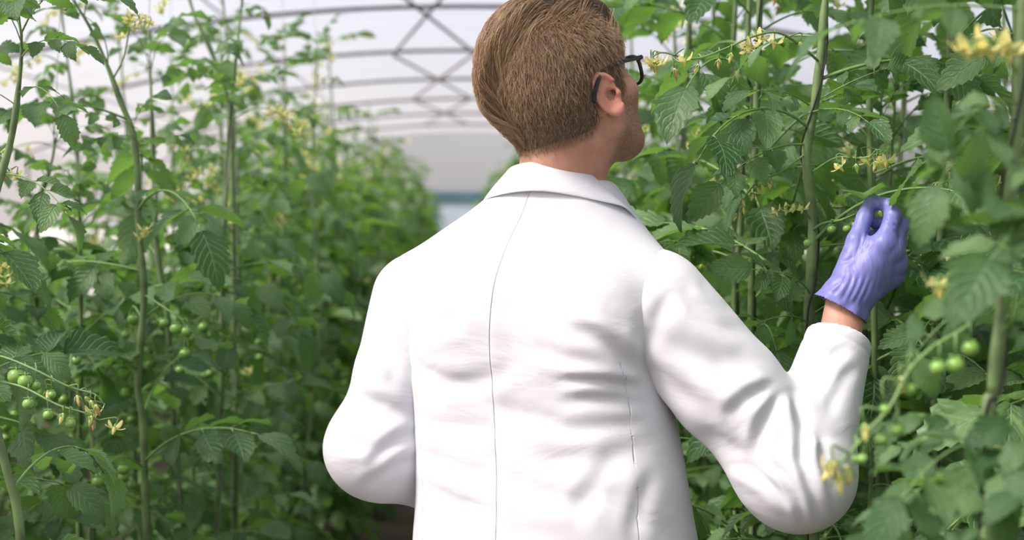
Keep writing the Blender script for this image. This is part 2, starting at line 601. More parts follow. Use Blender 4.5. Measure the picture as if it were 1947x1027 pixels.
def ear(P, s):
    """Ear on side s (+1 right): rim, hollow shell, lobe, tragus."""
    c = np.array((s * 0.0785, -0.012, -0.022))
    e = Matrix.Rotation(R(-s * 26), 3, 'Z') @ Matrix.Rotation(R(14), 3, 'X')
    E = np.array(e)
    d = [P[0] - c[0], P[1] - c[1], P[2] - c[2]]
    u = d[0] * E[0, 1] + d[1] * E[1, 1] + d[2] * E[2, 1]          # forward
    v = d[0] * E[0, 2] + d[1] * E[1, 2] + d[2] * E[2, 2]          # up
    w = s * (d[0] * E[0, 0] + d[1] * E[1, 0] + d[2] * E[2, 0]) - 0.006   # outward
    hw = 0.0185 + 0.10 * np.clip(v, -0.03, 0.03) * 0.5
    q = np.sqrt((u / hw) ** 2 + (v / 0.033) ** 2)
    rr = np.sqrt(u * u + v * v) / (q + 1e-6)
    plate = np.maximum((q - 1) * rr, np.abs(w + 0.003) - 0.0035)
    rim = np.sqrt(((q - 0.93) * rr) ** 2 + (w - 0.001) ** 2) - 0.0042
    rim = np.where((u > 0.004) & (v < 0.012) & (v > -0.022), np.maximum(rim, (u - 0.004)), rim)
    f = smin(plate, rim, 0.004)
    f = smin(f, np.sqrt((u - 0.003) ** 2 + (v + 0.028) ** 2 + (w + 0.0005) ** 2 * 2) - 0.0085, 0.006)       # lobe
    f = smax(f, -(np.sqrt((u - 0.004) ** 2 + ((v + 0.004) / 1.35) ** 2 + (w - 0.004) ** 2) - 0.0098), 0.003)  # concha
    f = smin(f, np.sqrt((u - 0.0155) ** 2 + (v + 0.006) ** 2 + (w + 0.001) ** 2) - 0.0048, 0.004)              # tragus
    f = smin(f, np.sqrt((u + 0.002) ** 2 + (v * 0.6 - 0.006) ** 2 + (w + 0.002) ** 2) - 0.0035, 0.004)
    f = smax(f, -(np.sqrt((u - 0.0105) ** 2 + (v + 0.003) ** 2 + (w + 0.004) ** 2) - 0.0045), 0.002)           # canal
    return f

def skull(P):
    f = d_ell(P, (0, -0.010, 0.034), (0.0775, 0.101, 0.090))
    f = smin(f, d_ell(P, (0, -0.045, -0.012), (0.062, 0.056, 0.055)), 0.03)
    f = smin(f, d_ell(P, (0, 0.040, -0.020), (0.061, 0.050, 0.082)), 0.03)
    for s in (-1, 1):
        f = smin(f, d_cone(P, (s * 0.057, 0.008, -0.040), (s * 0.054, 0.014, -0.066), 0.014, 0.014), 0.02)
        f = smin(f, d_cone(P, (s * 0.053, 0.014, -0.066), (s * 0.018, 0.078, -0.102), 0.015, 0.016), 0.022)
        f = smin(f, d_sph(P, (s * 0.046, 0.062, -0.022), 0.018), 0.02)
        f = smin(f, d_cone(P, (s * 0.044, 0.060, -0.028), (s * 0.022, 0.074, -0.090), 0.019, 0.018), 0.02)
    f = smin(f, d_sph(P, (0, 0.086, -0.099), 0.016), 0.02)
    f = smin(f, d_cone(P, (-0.035, 0.078, 0.022), (0.035, 0.078, 0.022), 0.011, 0.011), 0.018)
    f = smin(f, d_cone(P, (0, 0.02, -0.088), (0, 0.072, -0.100), 0.034, 0.020), 0.03)
    return f

def face(P, f):
    for s in (-1, 1):
        f = smax(f, -d_sph(P, (s * 0.032, 0.098, 0.002), 0.016), 0.012)
        f = smin(f, d_sph(P, (s * 0.032, 0.078, 0.002), 0.0125), 0.003)
        f = smin(f, d_sph(P, (s * 0.013, 0.094, -0.034), 0.008), 0.006)
    f = smin(f, d_cone(P, (0, 0.088, 0.012), (0, 0.108, -0.030), 0.008, 0.0105), 0.010)
    f = smin(f, d_cone(P, (-0.018, 0.089, -0.062), (0.018, 0.089, -0.062), 0.005, 0.005), 0.006)
    f = smin(f, d_cone(P, (-0.016, 0.089, -0.071), (0.016, 0.089, -0.071), 0.006, 0.006), 0.006)
    f = smax(f, -d_cone(P, (-0.02, 0.098, -0.0665), (0.02, 0.098, -0.0665), 0.002, 0.002), 0.003)
    return f

def neck(P):
    f = d_cone(P, (0, -0.030, -0.03), tuple(nb), 0.052, 0.066)
    f = smin(f, d_cone(P, (0, 0.012, -0.05), tuple(nb + np.array((0, 0.030, 0))), 0.040, 0.046), 0.03)
    f = smin(f, d_cone(P, (0.060, -0.020, -0.045), tuple(nb + np.array((0.012, 0.055, -0.01))), 0.013, 0.016), 0.022)
    f = smin(f, d_cone(P, (-0.060, -0.020, -0.045), tuple(nb + np.array((-0.012, 0.055, -0.01))), 0.013, 0.016), 0.022)
    return f

def head_sdf(P):
    f = smin(face(P, skull(P)), neck(P), 0.022)
    for s in (-1, 1):
        f = smin(f, ear(P, s), 0.004)
    return f

hv, hq = nets(head_sdf, (-0.115, -0.135, -0.30), (0.115, 0.135, 0.14), 0.0024)
hv = relax(hv, hq, 1, 0.4)

def hair_mask(x, y, z):
    """1 where the scalp carries hair, in the head frame."""
    ax_ = np.abs(x)
    up = np.minimum(sst(z - 0.028 - (y - 0.047) * 1.15, -0.006, 0.008), 1)
    mid_b = sst(-0.020 - y, -0.006, 0.008)                       # behind the ear
    burn = sst(0.044 - y, -0.004, 0.006) * sst(y - 0.014, -0.004, 0.005) * sst(z + 0.022, -0.012, 0.012)
    low = sst(-0.028 - y, -0.008, 0.010) * sst(z + 0.068 - 0.10 * np.maximum(ax_ - 0.03, 0), -0.016, 0.016)
    m = np.where(z > 0.026, up, np.where(z > -0.015, np.maximum(mid_b, burn), np.maximum(low, burn)))
    return m

# body: the head and neck, then trunk, arms and legs, hidden under the clothes
B_YAW = 24.0
bc, bs = math.cos(R(B_YAW)), math.sin(R(B_YAW))
def b2w(u, v, z):
    return np.array((PO[0] + u * bc + v * bs, PO[1] - u * bs + v * bc, z))
S_R = np.array(at(1246, 578, 2.07)); E_R = np.array(at(1522, 905, 2.02)); W_R = np.array(at(1597, 640, 2.11)); HB_R = np.array(at(1611, 560, 2.132))
S_L = np.array(at(792, 566, 2.24)); E_L = np.array(at(712, 856, 2.20)); W_L = b2w(-0.11, 0.24, 0.975); HB_L = b2w(-0.09, 0.31, 0.955)
HIP_R, HIP_L = b2w(0.095, 0, 0.92), b2w(-0.095, 0, 0.92)
KN_R, KN_L = b2w(0.105, 0.02, 0.50), b2w(-0.105, 0.03, 0.50)
AN_R, AN_L = b2w(0.11, -0.01, 0.09), b2w(-0.11, 0.01, 0.09)
def body_sdf(P):
    f = d_cone(P, b2w(0, 0, 0.95), b2w(0, 0, 1.30), 0.13, 0.125)
    f = smin(f, d_cone(P, b2w(-0.13, 0, 1.36), b2w(0.13, 0, 1.36), 0.055, 0.055), 0.06)
    f = smin(f, d_cone(P, b2w(0, 0, 1.38), NECK_BASE, 0.055, 0.050), 0.05)
    for S, E, Wp, H, K, A in ((S_R, E_R, W_R, HIP_R, KN_R, AN_R), (S_L, E_L, W_L, HIP_L, KN_L, AN_L)):
        f = smin(f, d_cone(P, S, E, 0.046, 0.038), 0.03)
        f = smin(f, d_cone(P, E, Wp, 0.036, 0.026), 0.02)
        f = smin(f, d_cone(P, H, K, 0.075, 0.048), 0.04)
        f = smin(f, d_cone(P, K, A, 0.046, 0.034), 0.03)
    return f
bv, bq = nets(body_sdf, (-0.35, 1.75, 0.05), (0.75, 2.65, 1.50), 0.011)
def wrist_sdf(P):
    f = d_cone(P, W_R + (W_R - HB_R) * 0.6, HB_R + (HB_R - W_R) * 0.25, 0.0270, 0.0240)
    ax = (HB_R - W_R) / np.linalg.norm(HB_R - W_R)
    sd = np.cross(ax, (0, 1, 0)); sd /= np.linalg.norm(sd)
    for q in (-1, 1):
        f = smin(f, d_cone(P, W_R + sd * q * 0.008 + (W_R - HB_R) * 0.6, HB_R + sd * q * 0.008, 0.022, 0.0195), 0.015)
    return f
wv, wq = nets(wrist_sdf, np.minimum(W_R, HB_R) - 0.10, np.maximum(W_R, HB_R) + 0.08, 0.003)
V = np.concatenate([h2w(hv), bv, wv])
Q = np.concatenate([hq, bq + len(hv), wq + len(hv) + len(bv)])
tone = np.zeros((len(V), 3))
x, y, z = hv.T
tone[:len(hv), 0] = sst(y + 0.6 * (-z) - 0.025, 0.0, 0.035) * sst(-z - 0.020, 0, 0.02) * sst(z + 0.135, 0, 0.02) * sst(y, 0.0, 0.03)
tone[:len(hv), 1] = 0.75 * sst(np.abs(x), 0.074, 0.084) * sst(0.03 - np.abs(y + 0.01), 0, 0.01) + 0.25 * sst(-0.07 - z, 0, 0.05) * sst(-y, -0.02, 0.02)
tone[:len(hv), 2] = np.clip(hair_mask(x, y, z), 0, 1) * (np.abs(x) < 0.0795)
part('body', V, Q, M_skin, attr={'tone': tone})

# ---- hair
M_hair, t, b, o = new_mat('hair')
hi = N(t, 'ShaderNodeHairInfo')
hc_ = ramp(t, hi.outputs['Random'], [(0.0, (0.060, 0.037, 0.022)), (0.4, (0.17, 0.105, 0.058)), (0.75, (0.34, 0.22, 0.12)), (1.0, (0.62, 0.44, 0.26))])
t.links.new(mixc(t, math_n(t, 'MULTIPLY', hi.outputs['Intercept'], 0.35), hc_, (0.50, 0.34, 0.19)), b.inputs['Base Color'])
b.inputs['Roughness'].default_value = 0.38
b.inputs['Specular IOR Level'].default_value = 0.7
b.inputs['Specular Tint'].default_value = (1.0, 0.86, 0.66, 1)
M_hairbase, t, b, o = new_mat('hair_underlayer')
tc = N(t, 'ShaderNodeTexCoord')
mp = N(t, 'ShaderNodeMapping'); mp.inputs['Scale'].default_value = (420, 60, 40)
nz = N(t, 'ShaderNodeTexNoise', i_Scale=1.0, i_Detail=3.0)
t.links.new(tc.outputs['Object'], mp.inputs[0]); t.links.new(mp.outputs[0], nz.inputs['Vector'])
t.links.new(ramp(t, nz.outputs[0], [(0.35, (0.045, 0.027, 0.016)), (0.65, (0.115, 0.068, 0.038))]), b.inputs['Base Color'])
b.inputs['Roughness'].default_value = 0.6

P1, P2, P3 = np.array((0.060, 0.030, 0.098)), np.array((0.012, -0.088, 0.070)), np.array((-0.040, -0.085, -0.030))
pn = np.cross(P2 - P1, P3 - P1); pn /= np.linalg.norm(pn)
if pn[0] > 0:
    pn = -pn
def long_zone(x, y, z):
    d = (x - P1[0]) * pn[0] + (y - P1[1]) * pn[1] + (z - P1[2]) * pn[2]
    return sst(d, -0.002, 0.018) * sst(z, -0.060, -0.028)
def thick(x, y, z):
    L = long_zone(x, y, z)
    front = sst(y, -0.01, 0.07) * sst(z, 0.06, 0.11)
    back = sst(-y, 0.0, 0.07) * sst(z, -0.04, 0.03)
    short = 0.0035 + 0.003 * sst(z, -0.05, 0.05)
    return short + L * (0.012 + 0.011 * front + 0.011 * back)
def cap_sdf(P):
    m = hair_mask(*P)
    # fade the long hair out at its low left hem
    return smin(skull(P), neck(P), 0.022) - (thick(*P) * m - 0.004 * (1 - m))
cv, cq = nets(cap_sdf, (-0.12, -0.155, -0.11), (0.115, 0.12, 0.17), 0.003)
keep = hair_mask(*cv.T) > 0.12
sel = keep[cq].all(1)
cq = cq[sel]
used = np.zeros(len(cv), bool); used[cq.ravel()] = True
remap = np.cumsum(used) - 1
hair = part('hair', h2w(cv[used]), remap[cq], M_hairbase)

def skull_n(p):
    P = [p[:, 0], p[:, 1], p[:, 2]]
    e = 0.002
    f0 = smin(skull(P), neck(P), 0.022)
    g = []
    for k in range(3):
        Q_ = [a.copy() for a in P]; Q_[k] = Q_[k] + e
        g.append((smin(skull(Q_), neck(Q_), 0.022) - f0) / e)
    g = np.stack(g, 1)
    return f0, g / (np.linalg.norm(g, axis=1)[:, None] + 1e-9)

rg = np.random.default_rng(11)
m_ = hair_mask(*cv.T)
cand = cv[used]
ml = long_zone(*cand.T); mm = hair_mask(*cand.T)
# --- short clipped hair on the back and sides
w = np.clip(mm, 0, 1) * (1 - 0.9 * ml)
ns = 26000
roots = cand[rg.choice(len(cand), ns, p=w / w.sum())] + rg.uniform(-0.0022, 0.0022, (ns, 3))
f0, n_ = skull_n(roots)
roots = roots - n_ * f0[:, None]                              # onto the skin
flow = np.stack([0.10 + 0 * roots[:, 0], -0.35 + 0 * roots[:, 0], -1 + 0 * roots[:, 0]], 1)
flow = flow - n_ * (flow * n_).sum(1)[:, None]
flow /= np.linalg.norm(flow, axis=1)[:, None] + 1e-9
flow += 0.28 * rg.standard_normal((ns, 3))
ln = (0.006 + 0.013 * sst(roots[:, 2], -0.07, 0.06)) * rg.uniform(0.7, 1.25, ns)
pts_s = np.zeros((ns, 4, 3))
for k, tt in enumerate((0, 0.35, 0.7, 1.0)):
    pts_s[:, k] = roots + n_ * (ln * (0.62 * tt - 0.22 * tt * tt))[:, None] + flow * (ln * (0.25 * tt + 0.65 * tt * tt))[:, None]
# --- long hair combed back over the crown
w = np.clip(mm, 0, 1) * np.clip(ml, 0, 1) ** 0.5
nl = 9500
ci = rg.choice(len(cand), nl, p=w / w.sum())
roots = cand[ci] + rg.uniform(-0.0025, 0.0025, (nl, 3))
lz = long_zone(*roots.T)
f0, n_ = skull_n(roots)
roots = roots - n_ * f0[:, None]
NP = 12
def comb(roots, lens, jit):
    pts = np.zeros((len(roots), NP, 3)); pts[:, 0] = roots
    p = roots.copy()
    for k in range(1, NP):
        f, n = skull_n(p)
        tt = k / (NP - 1)
        fl = np.stack([-0.34 + 0 * p[:, 0], np.full(len(p), -0.80), np.full(len(p), -0.55)], 1) + jit
        fl = fl - n * (fl * n).sum(1)[:, None]
        fl /= np.linalg.norm(fl, axis=1)[:, None] + 1e-9
        want = (thick(*p.T) + 0.003) * min(1, tt * 3.0) * (1.0 - 0.25 * max(0, tt - 0.6) / 0.4)
        step = lens / (NP - 1)
        p = p + fl * step[:, None] + n * np.clip((want - f), -0.004, 0.008)[:, None]
        pts[:, k] = p
    return pts
ng = 420
gi = rg.choice(nl, ng, replace=False)
glen = np.clip((roots[gi][:, 2] + 0.055) + 0.012, 0.010, 0.088) * rg.uniform(0.75, 1.1, ng)
gp = comb(roots[gi], glen, 0.15 * rg.standard_normal((ng, 3)))
gp += skull_n(roots[gi])[1][:, None, :] * (rg.uniform(-0.0025, 0.004, ng)[:, None, None] * np.sin(np.pi * np.linspace(0.1, 0.95, NP))[None, :, None])
lmax = lambda r: np.clip((r[:, 2] + 0.055) * 1.0 + 0.012, 0.010, 0.088)
lp = comb(roots, lmax(roots) * rg.uniform(0.7, 1.1, nl), 0.07 * rg.standard_normal((nl, 3)))
dist = ((roots[:, None, :] - roots[gi][None]) ** 2).sum(2)
near = dist.argmin(1)
off = rg.standard_normal((nl, 1, 3)) * 0.0011
tt = np.linspace(0, 1, NP)[None, :, None]
lp = lp * (1 - 0.75 * tt ** 0.8) + (gp[near] + off) * (0.75 * tt ** 0.8)
lp += n_[:, None, :] * (rg.uniform(-0.003, 0.0035, nl)[:, None, None] * np.sin(np.pi * tt))

def hair_curves(name, groups):
    hc = bpy.data.hair_curves.new(name)
    sizes = [g.shape[1] for g, r in groups for _ in range(len(g))]
    hc.add_curves(sizes)
    pos = np.concatenate([(h2w(g.reshape(-1, 3)) - PO) for g, r in groups]).astype(np.float32)
    hc.attributes['position'].data.foreach_set('vector', pos.ravel())
    rad = np.concatenate([np.tile(r * (1 - 0.75 * np.linspace(0, 1, g.shape[1]) ** 2), len(g)) for g, r in groups]).astype(np.float32)
    a = hc.attributes.get('radius') or hc.attributes.new('radius', 'FLOAT', 'POINT')
    a.data.foreach_set('value', rad)
    hc.materials.append(M_hair)
    return hc
ho = link('hair_strand', hair_curves('hair_strand', [(pts_s, 0.00020), (lp, 0.00026)]), hair)
ho['kind'] = 'stuff'

# ---- eyeglasses
M_black = simple('black_acetate', (0.010, 0.011, 0.014), 0.28, spec=0.6)
M_lens, t, b, o = new_mat('spectacle_lens')
gl = N(t, 'ShaderNodeBsdfGlass', i_Roughness=0.0, i_IOR=1.12); gl.inputs[0].default_value = (0.97, 0.98, 0.98, 1)
tp = N(t, 'ShaderNodeBsdfTransparent')
mx = N(t, 'ShaderNodeMixShader'); mx.inputs[0].default_value = 0.6
t.links.new(gl.outputs[0], mx.inputs[1]); t.links.new(tp.outputs[0], mx.inputs[2]); t.links.new(mx.outputs[0], o.inputs[0])
GY = 0.110
def rim_loop(s, k=1.0, n=40):
    a = np.linspace(0, 2 * np.pi, n, endpoint=False)
    e = 0.72
    X = 0.0265 * k * np.sign(np.cos(a)) * np.abs(np.cos(a)) ** e
    Z = 0.0215 * k * np.sign(np.sin(a)) * np.abs(np.sin(a)) ** e
    X = X * (1 + 0.08 * Z / 0.02)
    x = s * 0.0345 + X
    y = GY - 0.012 * (np.abs(x) / 0.06) ** 2
    return np.stack([x, y, Z + 0.001], 1)
def ring_sweep(loop, hw, hd):
    """Rectangular section swept round a closed loop."""
    n = len(loop)
    T = np.roll(loop, -1, 0) - np.roll(loop, 1, 0); T /= np.linalg.norm(T, axis=1)[:, None]
    D = np.array((0, 1.0, 0)); O = np.cross(T, D); O /= np.linalg.norm(O, axis=1)[:, None]
    V = np.stack([loop + O * hw + D * hd, loop + O * hw - D * hd, loop - O * hw - D * hd, loop - O * hw + D * hd], 1).reshape(-1, 3)
    i = np.arange(n); k1 = (i + 1) % n
    F = np.concatenate([np.stack([i * 4 + j, i * 4 + (j + 1) % 4, k1 * 4 + (j + 1) % 4, k1 * 4 + j], 1) for j in range(4)])
    return V, F
mb = MB()
for s in (-1, 1):
    V, F = ring_sweep(rim_loop(s), 0.0021, 0.0019); mb.add(h2w(V) - PO, F)
V, F = tube(spline([(-0.010, GY, 0.010), (0, GY + 0.003, 0.013), (0.010, GY, 0.010)], 8), 0.0022, 8); mb.add(h2w(V) - PO, F)
for s in (-1, 1):
    V, F = tube(spline([(s * 0.060, GY - 0.011, 0.015), (s * 0.068, GY - 0.013, 0.016), (s * 0.0735, GY - 0.020, 0.016)], 8), 0.0034, 8); mb.add(h2w(V) - PO, F)
glasses = link('eyeglasses', mb.mesh('eyeglasses', [M_black]), person)
for s in (-1, 1):
    P = spline([(s * 0.0735, GY - 0.018, 0.016), (s * 0.080, 0.045, 0.017), (s * 0.0845, 0.010, 0.0165), (s * 0.0850, -0.014, 0.010), (s * 0.0840, -0.034, -0.008), (s * 0.0825, -0.046, -0.026)], 22)
    # flat temple: a rectangular bar, thicker towards the tip
    hh = np.interp(np.linspace(0, 1, 22), [0, 0.25, 0.6, 1], [0.0032, 0.0024, 0.0024, 0.0034])
    T = np.gradient(P, axis=0); T /= np.linalg.norm(T, axis=1)[:, None]
    O = np.tile(np.array((1.0, 0, 0)), (22, 1)); U = np.cross(T, O); U /= np.linalg.norm(U, axis=1)[:, None]
    V = np.stack([P + O * .0016 + U * hh[:, None], P + O * .0016 - U * hh[:, None], P - O * .0016 - U * hh[:, None], P - O * .0016 + U * hh[:, None]], 1).reshape(-1, 3)
    i = np.arange(21)
    F = np.concatenate([np.stack([i * 4 + j, i * 4 + (j + 1) % 4, i * 4 + 4 + (j + 1) % 4, i * 4 + 4 + j], 1) for j in range(4)] + [np.array([[0, 1, 2, 3], [84, 87, 86, 85]])])
    link('temple', mesh_np('temple', h2w(V) - PO, F, [M_black], smooth=False), glasses)
    L = rim_loop(s, 0.97, 40)
    c = L.mean(0)
    V = np.concatenate([L, L * 0 + (L - c) * 0.5 + c + np.array((0, 0.0012, 0)), [c + np.array((0, 0.0016, 0))]])
    i = np.arange(40); k1 = (i + 1) % 40
    link('lens', mesh_np('lens', h2w(V) - PO, [np.stack([i, k1, k1 + 40, i + 40], 1), np.stack([i + 40, k1 + 40, np.full(40, 80)], 1)], [M_lens]), glasses)

# ---- lab coat
M_coat, t, b, o = new_mat('white_cotton')
tc = N(t, 'ShaderNodeTexCoord')
wv_ = N(t, 'ShaderNodeTexNoise', i_Scale=700.0, i_Detail=2.0)
t.links.new(tc.outputs['Object'], wv_.inputs['Vector'])
nz = N(t, 'ShaderNodeTexNoise', i_Scale=9.0, i_Detail=4.0, i_Distortion=0.6)
mp = N(t, 'ShaderNodeMapping'); mp.inputs['Scale'].default_value = (0.8, 0.8, 1.7)
t.links.new(tc.outputs['Object'], mp.inputs[0]); t.links.new(mp.outputs[0], nz.inputs['Vector'])
b.inputs['Base Color'].default_value = (0.66, 0.675, 0.71, 1)
b.inputs['Roughness'].default_value = 0.85
b.inputs['Specular IOR Level'].default_value = 0.2
b.inputs['Sheen Weight'].default_value = 0.15
b1 = N(t, 'ShaderNodeBump', i_Strength=0.35, i_Distance=0.010); t.links.new(nz.outputs[0], b1.inputs['Height'])
b2 = N(t, 'ShaderNodeBump', i_Strength=0.15, i_Distance=0.0005); t.links.new(wv_.outputs[0], b2.inputs['Height'])
t.links.new(b1.outputs[0], b2.inputs['Normal'])
sa = N(t, 'ShaderNodeAttribute', attribute_name='seam')
ss_ = N(t, 'ShaderNodeSeparateXYZ'); t.links.new(sa.outputs['Vector'], ss_.inputs[0])
hs = None
for k in (0, 1, 2):
    # a stitched furrow 2 mm wide; sleeves and collar carry no seam value (0 everywhere means none)
    a_ = math_n(t, 'ABSOLUTE', ss_.outputs[k])
    g_ = math_n(t, 'MULTIPLY', math_n(t, 'SUBTRACT', 1.0, math_n(t, 'MINIMUM', math_n(t, 'DIVIDE', a_, 0.0017), 1.0)), math_n(t, 'GREATER_THAN', a_, 1e-9))
    hs = g_ if hs is None else math_n(t, 'ADD', hs, g_)
b3 = N(t, 'ShaderNodeBump', i_Strength=1.0, i_Distance=0.0016); b3.invert = True
t.links.new(hs, b3.inputs['Height']); t.links.new(b2.outputs[0], b3.inputs['Normal']); t.links.new(b3.outputs[0], b.inputs['Normal'])

KZ = np.array([0.56, 0.85, 1.02, 1.10, 1.20, 1.30, 1.38, 1.44, 1.50, 1.56])
KW = np.array([.250, .232, .218, .212, .204, .200, .192, .170, .115, .068])
KD = np.array([.190, .165, .148, .140, .132, .130, .124, .108, .088, .078])
KU = np.array([.000, .000, -.004, -.008, -.022, -.032, -.032, -.026, -.006, .006])
KV = np.array([.000, .000, .000, .000, .000, -.004, -.006, -.002, .006, .012])
def smooth_tab(z, T):
    # piecewise cubic through the table
    zz = np.linspace(KZ[0], KZ[-1], 200)
    a = np.interp(zz, KZ, T)
    k = np.ones(13) / 13
    ap = np.concatenate([np.full(6, a[0]), a, np.full(6, a[-1])])
    return np.interp(z, zz, np.convolve(ap, k, 'valid'))
def body_uv(P):
    dx, dy = P[0] - PO[0], P[1] - PO[1]
    return dx * bc - dy * bs, dx * bs + dy * bc
def coat_sdf(P):
    u, v = body_uv(P)
    z = P[2]
    hw, hd, cu, cvv = (smooth_tab(z, T) for T in (KW, KD, KU, KV))
    uu, vv = (u - cu) / hw, (v - cvv) / hd
    q = (np.abs(uu) ** 2.3 + np.abs(vv) ** 2.3) ** (1 / 2.3)
    r = np.sqrt((u - cu) ** 2 + (v - cvv) ** 2) / (q + 1e-6)
    f = (q - 1) * r
    f = smax(f, z - 1.545, 0.02)
    # shoulders
    for S, s in ((S_R, 1), (S_L, -1)):
        f = smin(f, d_cone(P, b2w(s * 0.055 - 0.008, 0.010, 1.458 if s > 0 else 1.472), S + np.array((0, 0, 0.012)) - np.array((s * 0.012, 0, 0)), 0.050, 0.066), 0.05)
    # shoulder blades
    for s in (-1, 1):
        f = smin(f, d_ell(P, b2w(s * 0.095, -0.085, 1.335), (0.055, 0.045, 0.085)), 0.05)
    f = smax(f, KZ[0] - z, 0.004)
    # opening for the neck
    ax = (HC - NECK_BASE) / np.linalg.norm(HC - NECK_BASE)
    f = smax(f, -d_cone(P, NECK_BASE + ax * 0.052, NECK_BASE + ax * 0.2, 0.060, 0.066), 0.008)
    return f

# folds: (pixel a, pixel b, depth, width) lie on the cloth that faces the camera
def fold_disp(V, Nn, folds):
    p = project(V)
    facing = sst((Nn * ((np.array(CAM) - V) / np.linalg.norm(np.array(CAM) - V, axis=1)[:, None])).sum(1), 0.05, 0.35)
    out = np.zeros(len(V))
    for f in folds:
        a, b_, dep, wid = np.array(f[0], float), np.array(f[1], float), f[2], f[3]
        bend = f[4] if len(f) > 4 else 0.0
        ab = b_ - a; L = np.linalg.norm(ab); e = ab / L; nn = np.array((-e[1], e[0]))
        d = p - a
        t_ = (d @ e) / L
        s_ = (d @ nn) - bend * 4 * t_ * (1 - t_)
        env = sst(t_, -0.12, 0.22) * sst(1.12 - t_, 0.0, 0.38)
        s1 = s_ / wid
        out += env * dep * (-np.exp(-s1 ** 2) + 0.75 * np.exp(-((s1 - 1.7) / 1.1) ** 2) + 0.35 * np.exp(-((s1 + 1.9) / 1.3) ** 2))
    return out * facing

coat_folds = [
    ((1225, 742), (1062, 724), .0060, 11, 6), ((1238, 770), (1075, 762), .0040, 13, 8), ((1230, 800), (1040, 812), .0032, 17, -10),
    ((1205, 700), (1088, 622), .0060, 17, 8), ((1190, 640), (1110, 520), .0030, 20, 6), ((1235, 840), (1000, 880), .0030, 22, -12),
    ((775, 690), (905, 735), .0030, 16, 6), ((772, 640), (880, 610), .0028, 18, -8), ((790, 800), (960, 812), .0030, 18, 8), ((800, 860), (930, 905), .0028, 16, 8),
    ((815, 930), (950, 985), .0026, 18, 6), ((930, 770), (1070, 800), .0025, 18, 6), ((960, 900), (1120, 960), .0030, 22, 10), ((1150, 930), (1230, 1010), .003, 20, 0),
    ((880, 470), (800, 520), .0022, 24, 0), ((1060, 400), (1130, 470), .0022, 22, 6), ((1180, 860), (1090, 1000), .0030, 20, 8), ((770, 590), (735, 480), .0030, 14, 6),
    ((1240, 900), (1200, 1027), .003, 16, 4), ((880, 560), (1000, 590), .0018, 26, 6), ((1010, 660), (1150, 690), .0022, 16, 6), ((830, 740), (980, 700), .002, 18, 6),
]
cv2, cq2 = nets(coat_sdf, (-0.20, 1.78, 0.54), (0.50, 2.50, 1.58), 0.0055)
cv2 = relax(cv2, cq2, 2, 0.5)
nn_ = vnormals(cv2, cq2)
u, v = body_uv(cv2.T)
d_ = fold_disp(cv2, nn_, coat_folds)
# where the centre-back seam and the side seams run (metres from the seam), for the stitching in the cloth
z_ = cv2[:, 2]
sm1 = np.where(v < 0, u - smooth_tab(z_, KU) - np.interp(z_, [0.6, 1.0, 1.25, 1.5], [-.040, -.034, -.020, -.012]), 1.0)
sm2 = np.where((v < 0.03) & (z_ < 1.29), np.minimum(np.abs(u - smooth_tab(z_, KU) - 0.168), np.abs(u - smooth_tab(z_, KU) + 0.168)), 1.0)
d_ += np.where(v < 0, 0.0010 * sst(sm1, -0.003, 0.004) * sst(0.035 - np.abs(sm1), 0, 0.03), 0)
seam = np.stack([sm1, sm2, np.full(len(cv2), 1.0)], 1)
rgf = np.random.default_rng(5)
for k in range(26):                           # soft all-over rumple
    kv = rgf.standard_normal(3) * np.array((14, 14, 26)); d_ += 0.00035 * np.sin(cv2 @ kv + rgf.uniform(0, 6.28))
cv2 = cv2 + nn_ * d_[:, None]
coat = part('lab_coat', cv2, cq2, M_coat, attr={'seam': seam})

def sleeve(name, S, E, Wp, rS, rM, rE, rW, folds, lo, hi, bulge=None):
    M1 = (S + E) / 2
    def f(P):
        g = smin(d_cone(P, S, M1, rS, rM), d_cone(P, M1, E, rM, rE), 0.01)
        g = smin(g, d_cone(P, E, Wp, rE, rW), 0.035)
        if bulge is not None:
            g = smin(g, d_sph(P, bulge[0], bulge[1]), 0.05)
        a = (Wp - E) / np.linalg.norm(Wp - E)
        h = (P[0] - Wp[0]) * a[0] + (P[1] - Wp[1]) * a[1] + (P[2] - Wp[2]) * a[2]
        near = d_sph(P, Wp, rW * 2.2)
        g = np.where(near < 0, smax(g, h, 0.005), g)
        g = smax(g, -d_cone(P, Wp - a * 0.025, Wp + a * 0.05, rW - 0.0095, rW - 0.008), 0.003)
        # keep out of the trunk: the armhole
        return g
    V, Q = nets(f, lo, hi, 0.0045)
    V = relax(V, Q, 1, 0.5)
    n = vnormals(V, Q)
    d = fold_disp(V, n, folds)
    a = (E - S) / np.linalg.norm(E - S)
    for k in range(22):
        kv = rgf.standard_normal(3) * 20; d += 0.0004 * np.sin(V @ kv + rgf.uniform(0, 6.28))
    a2 = (Wp - E) / np.linalg.norm(Wp - E)
    h = (V - Wp) @ a2
    d += -0.0016 * np.exp(-((h + 0.022) / 0.003) ** 2) * (np.linalg.norm(V - Wp, axis=1) < 0.1)     # hem stitching at the cuff
    return part(name, V + n * d[:, None], Q, M_coat, coat, base=PO)

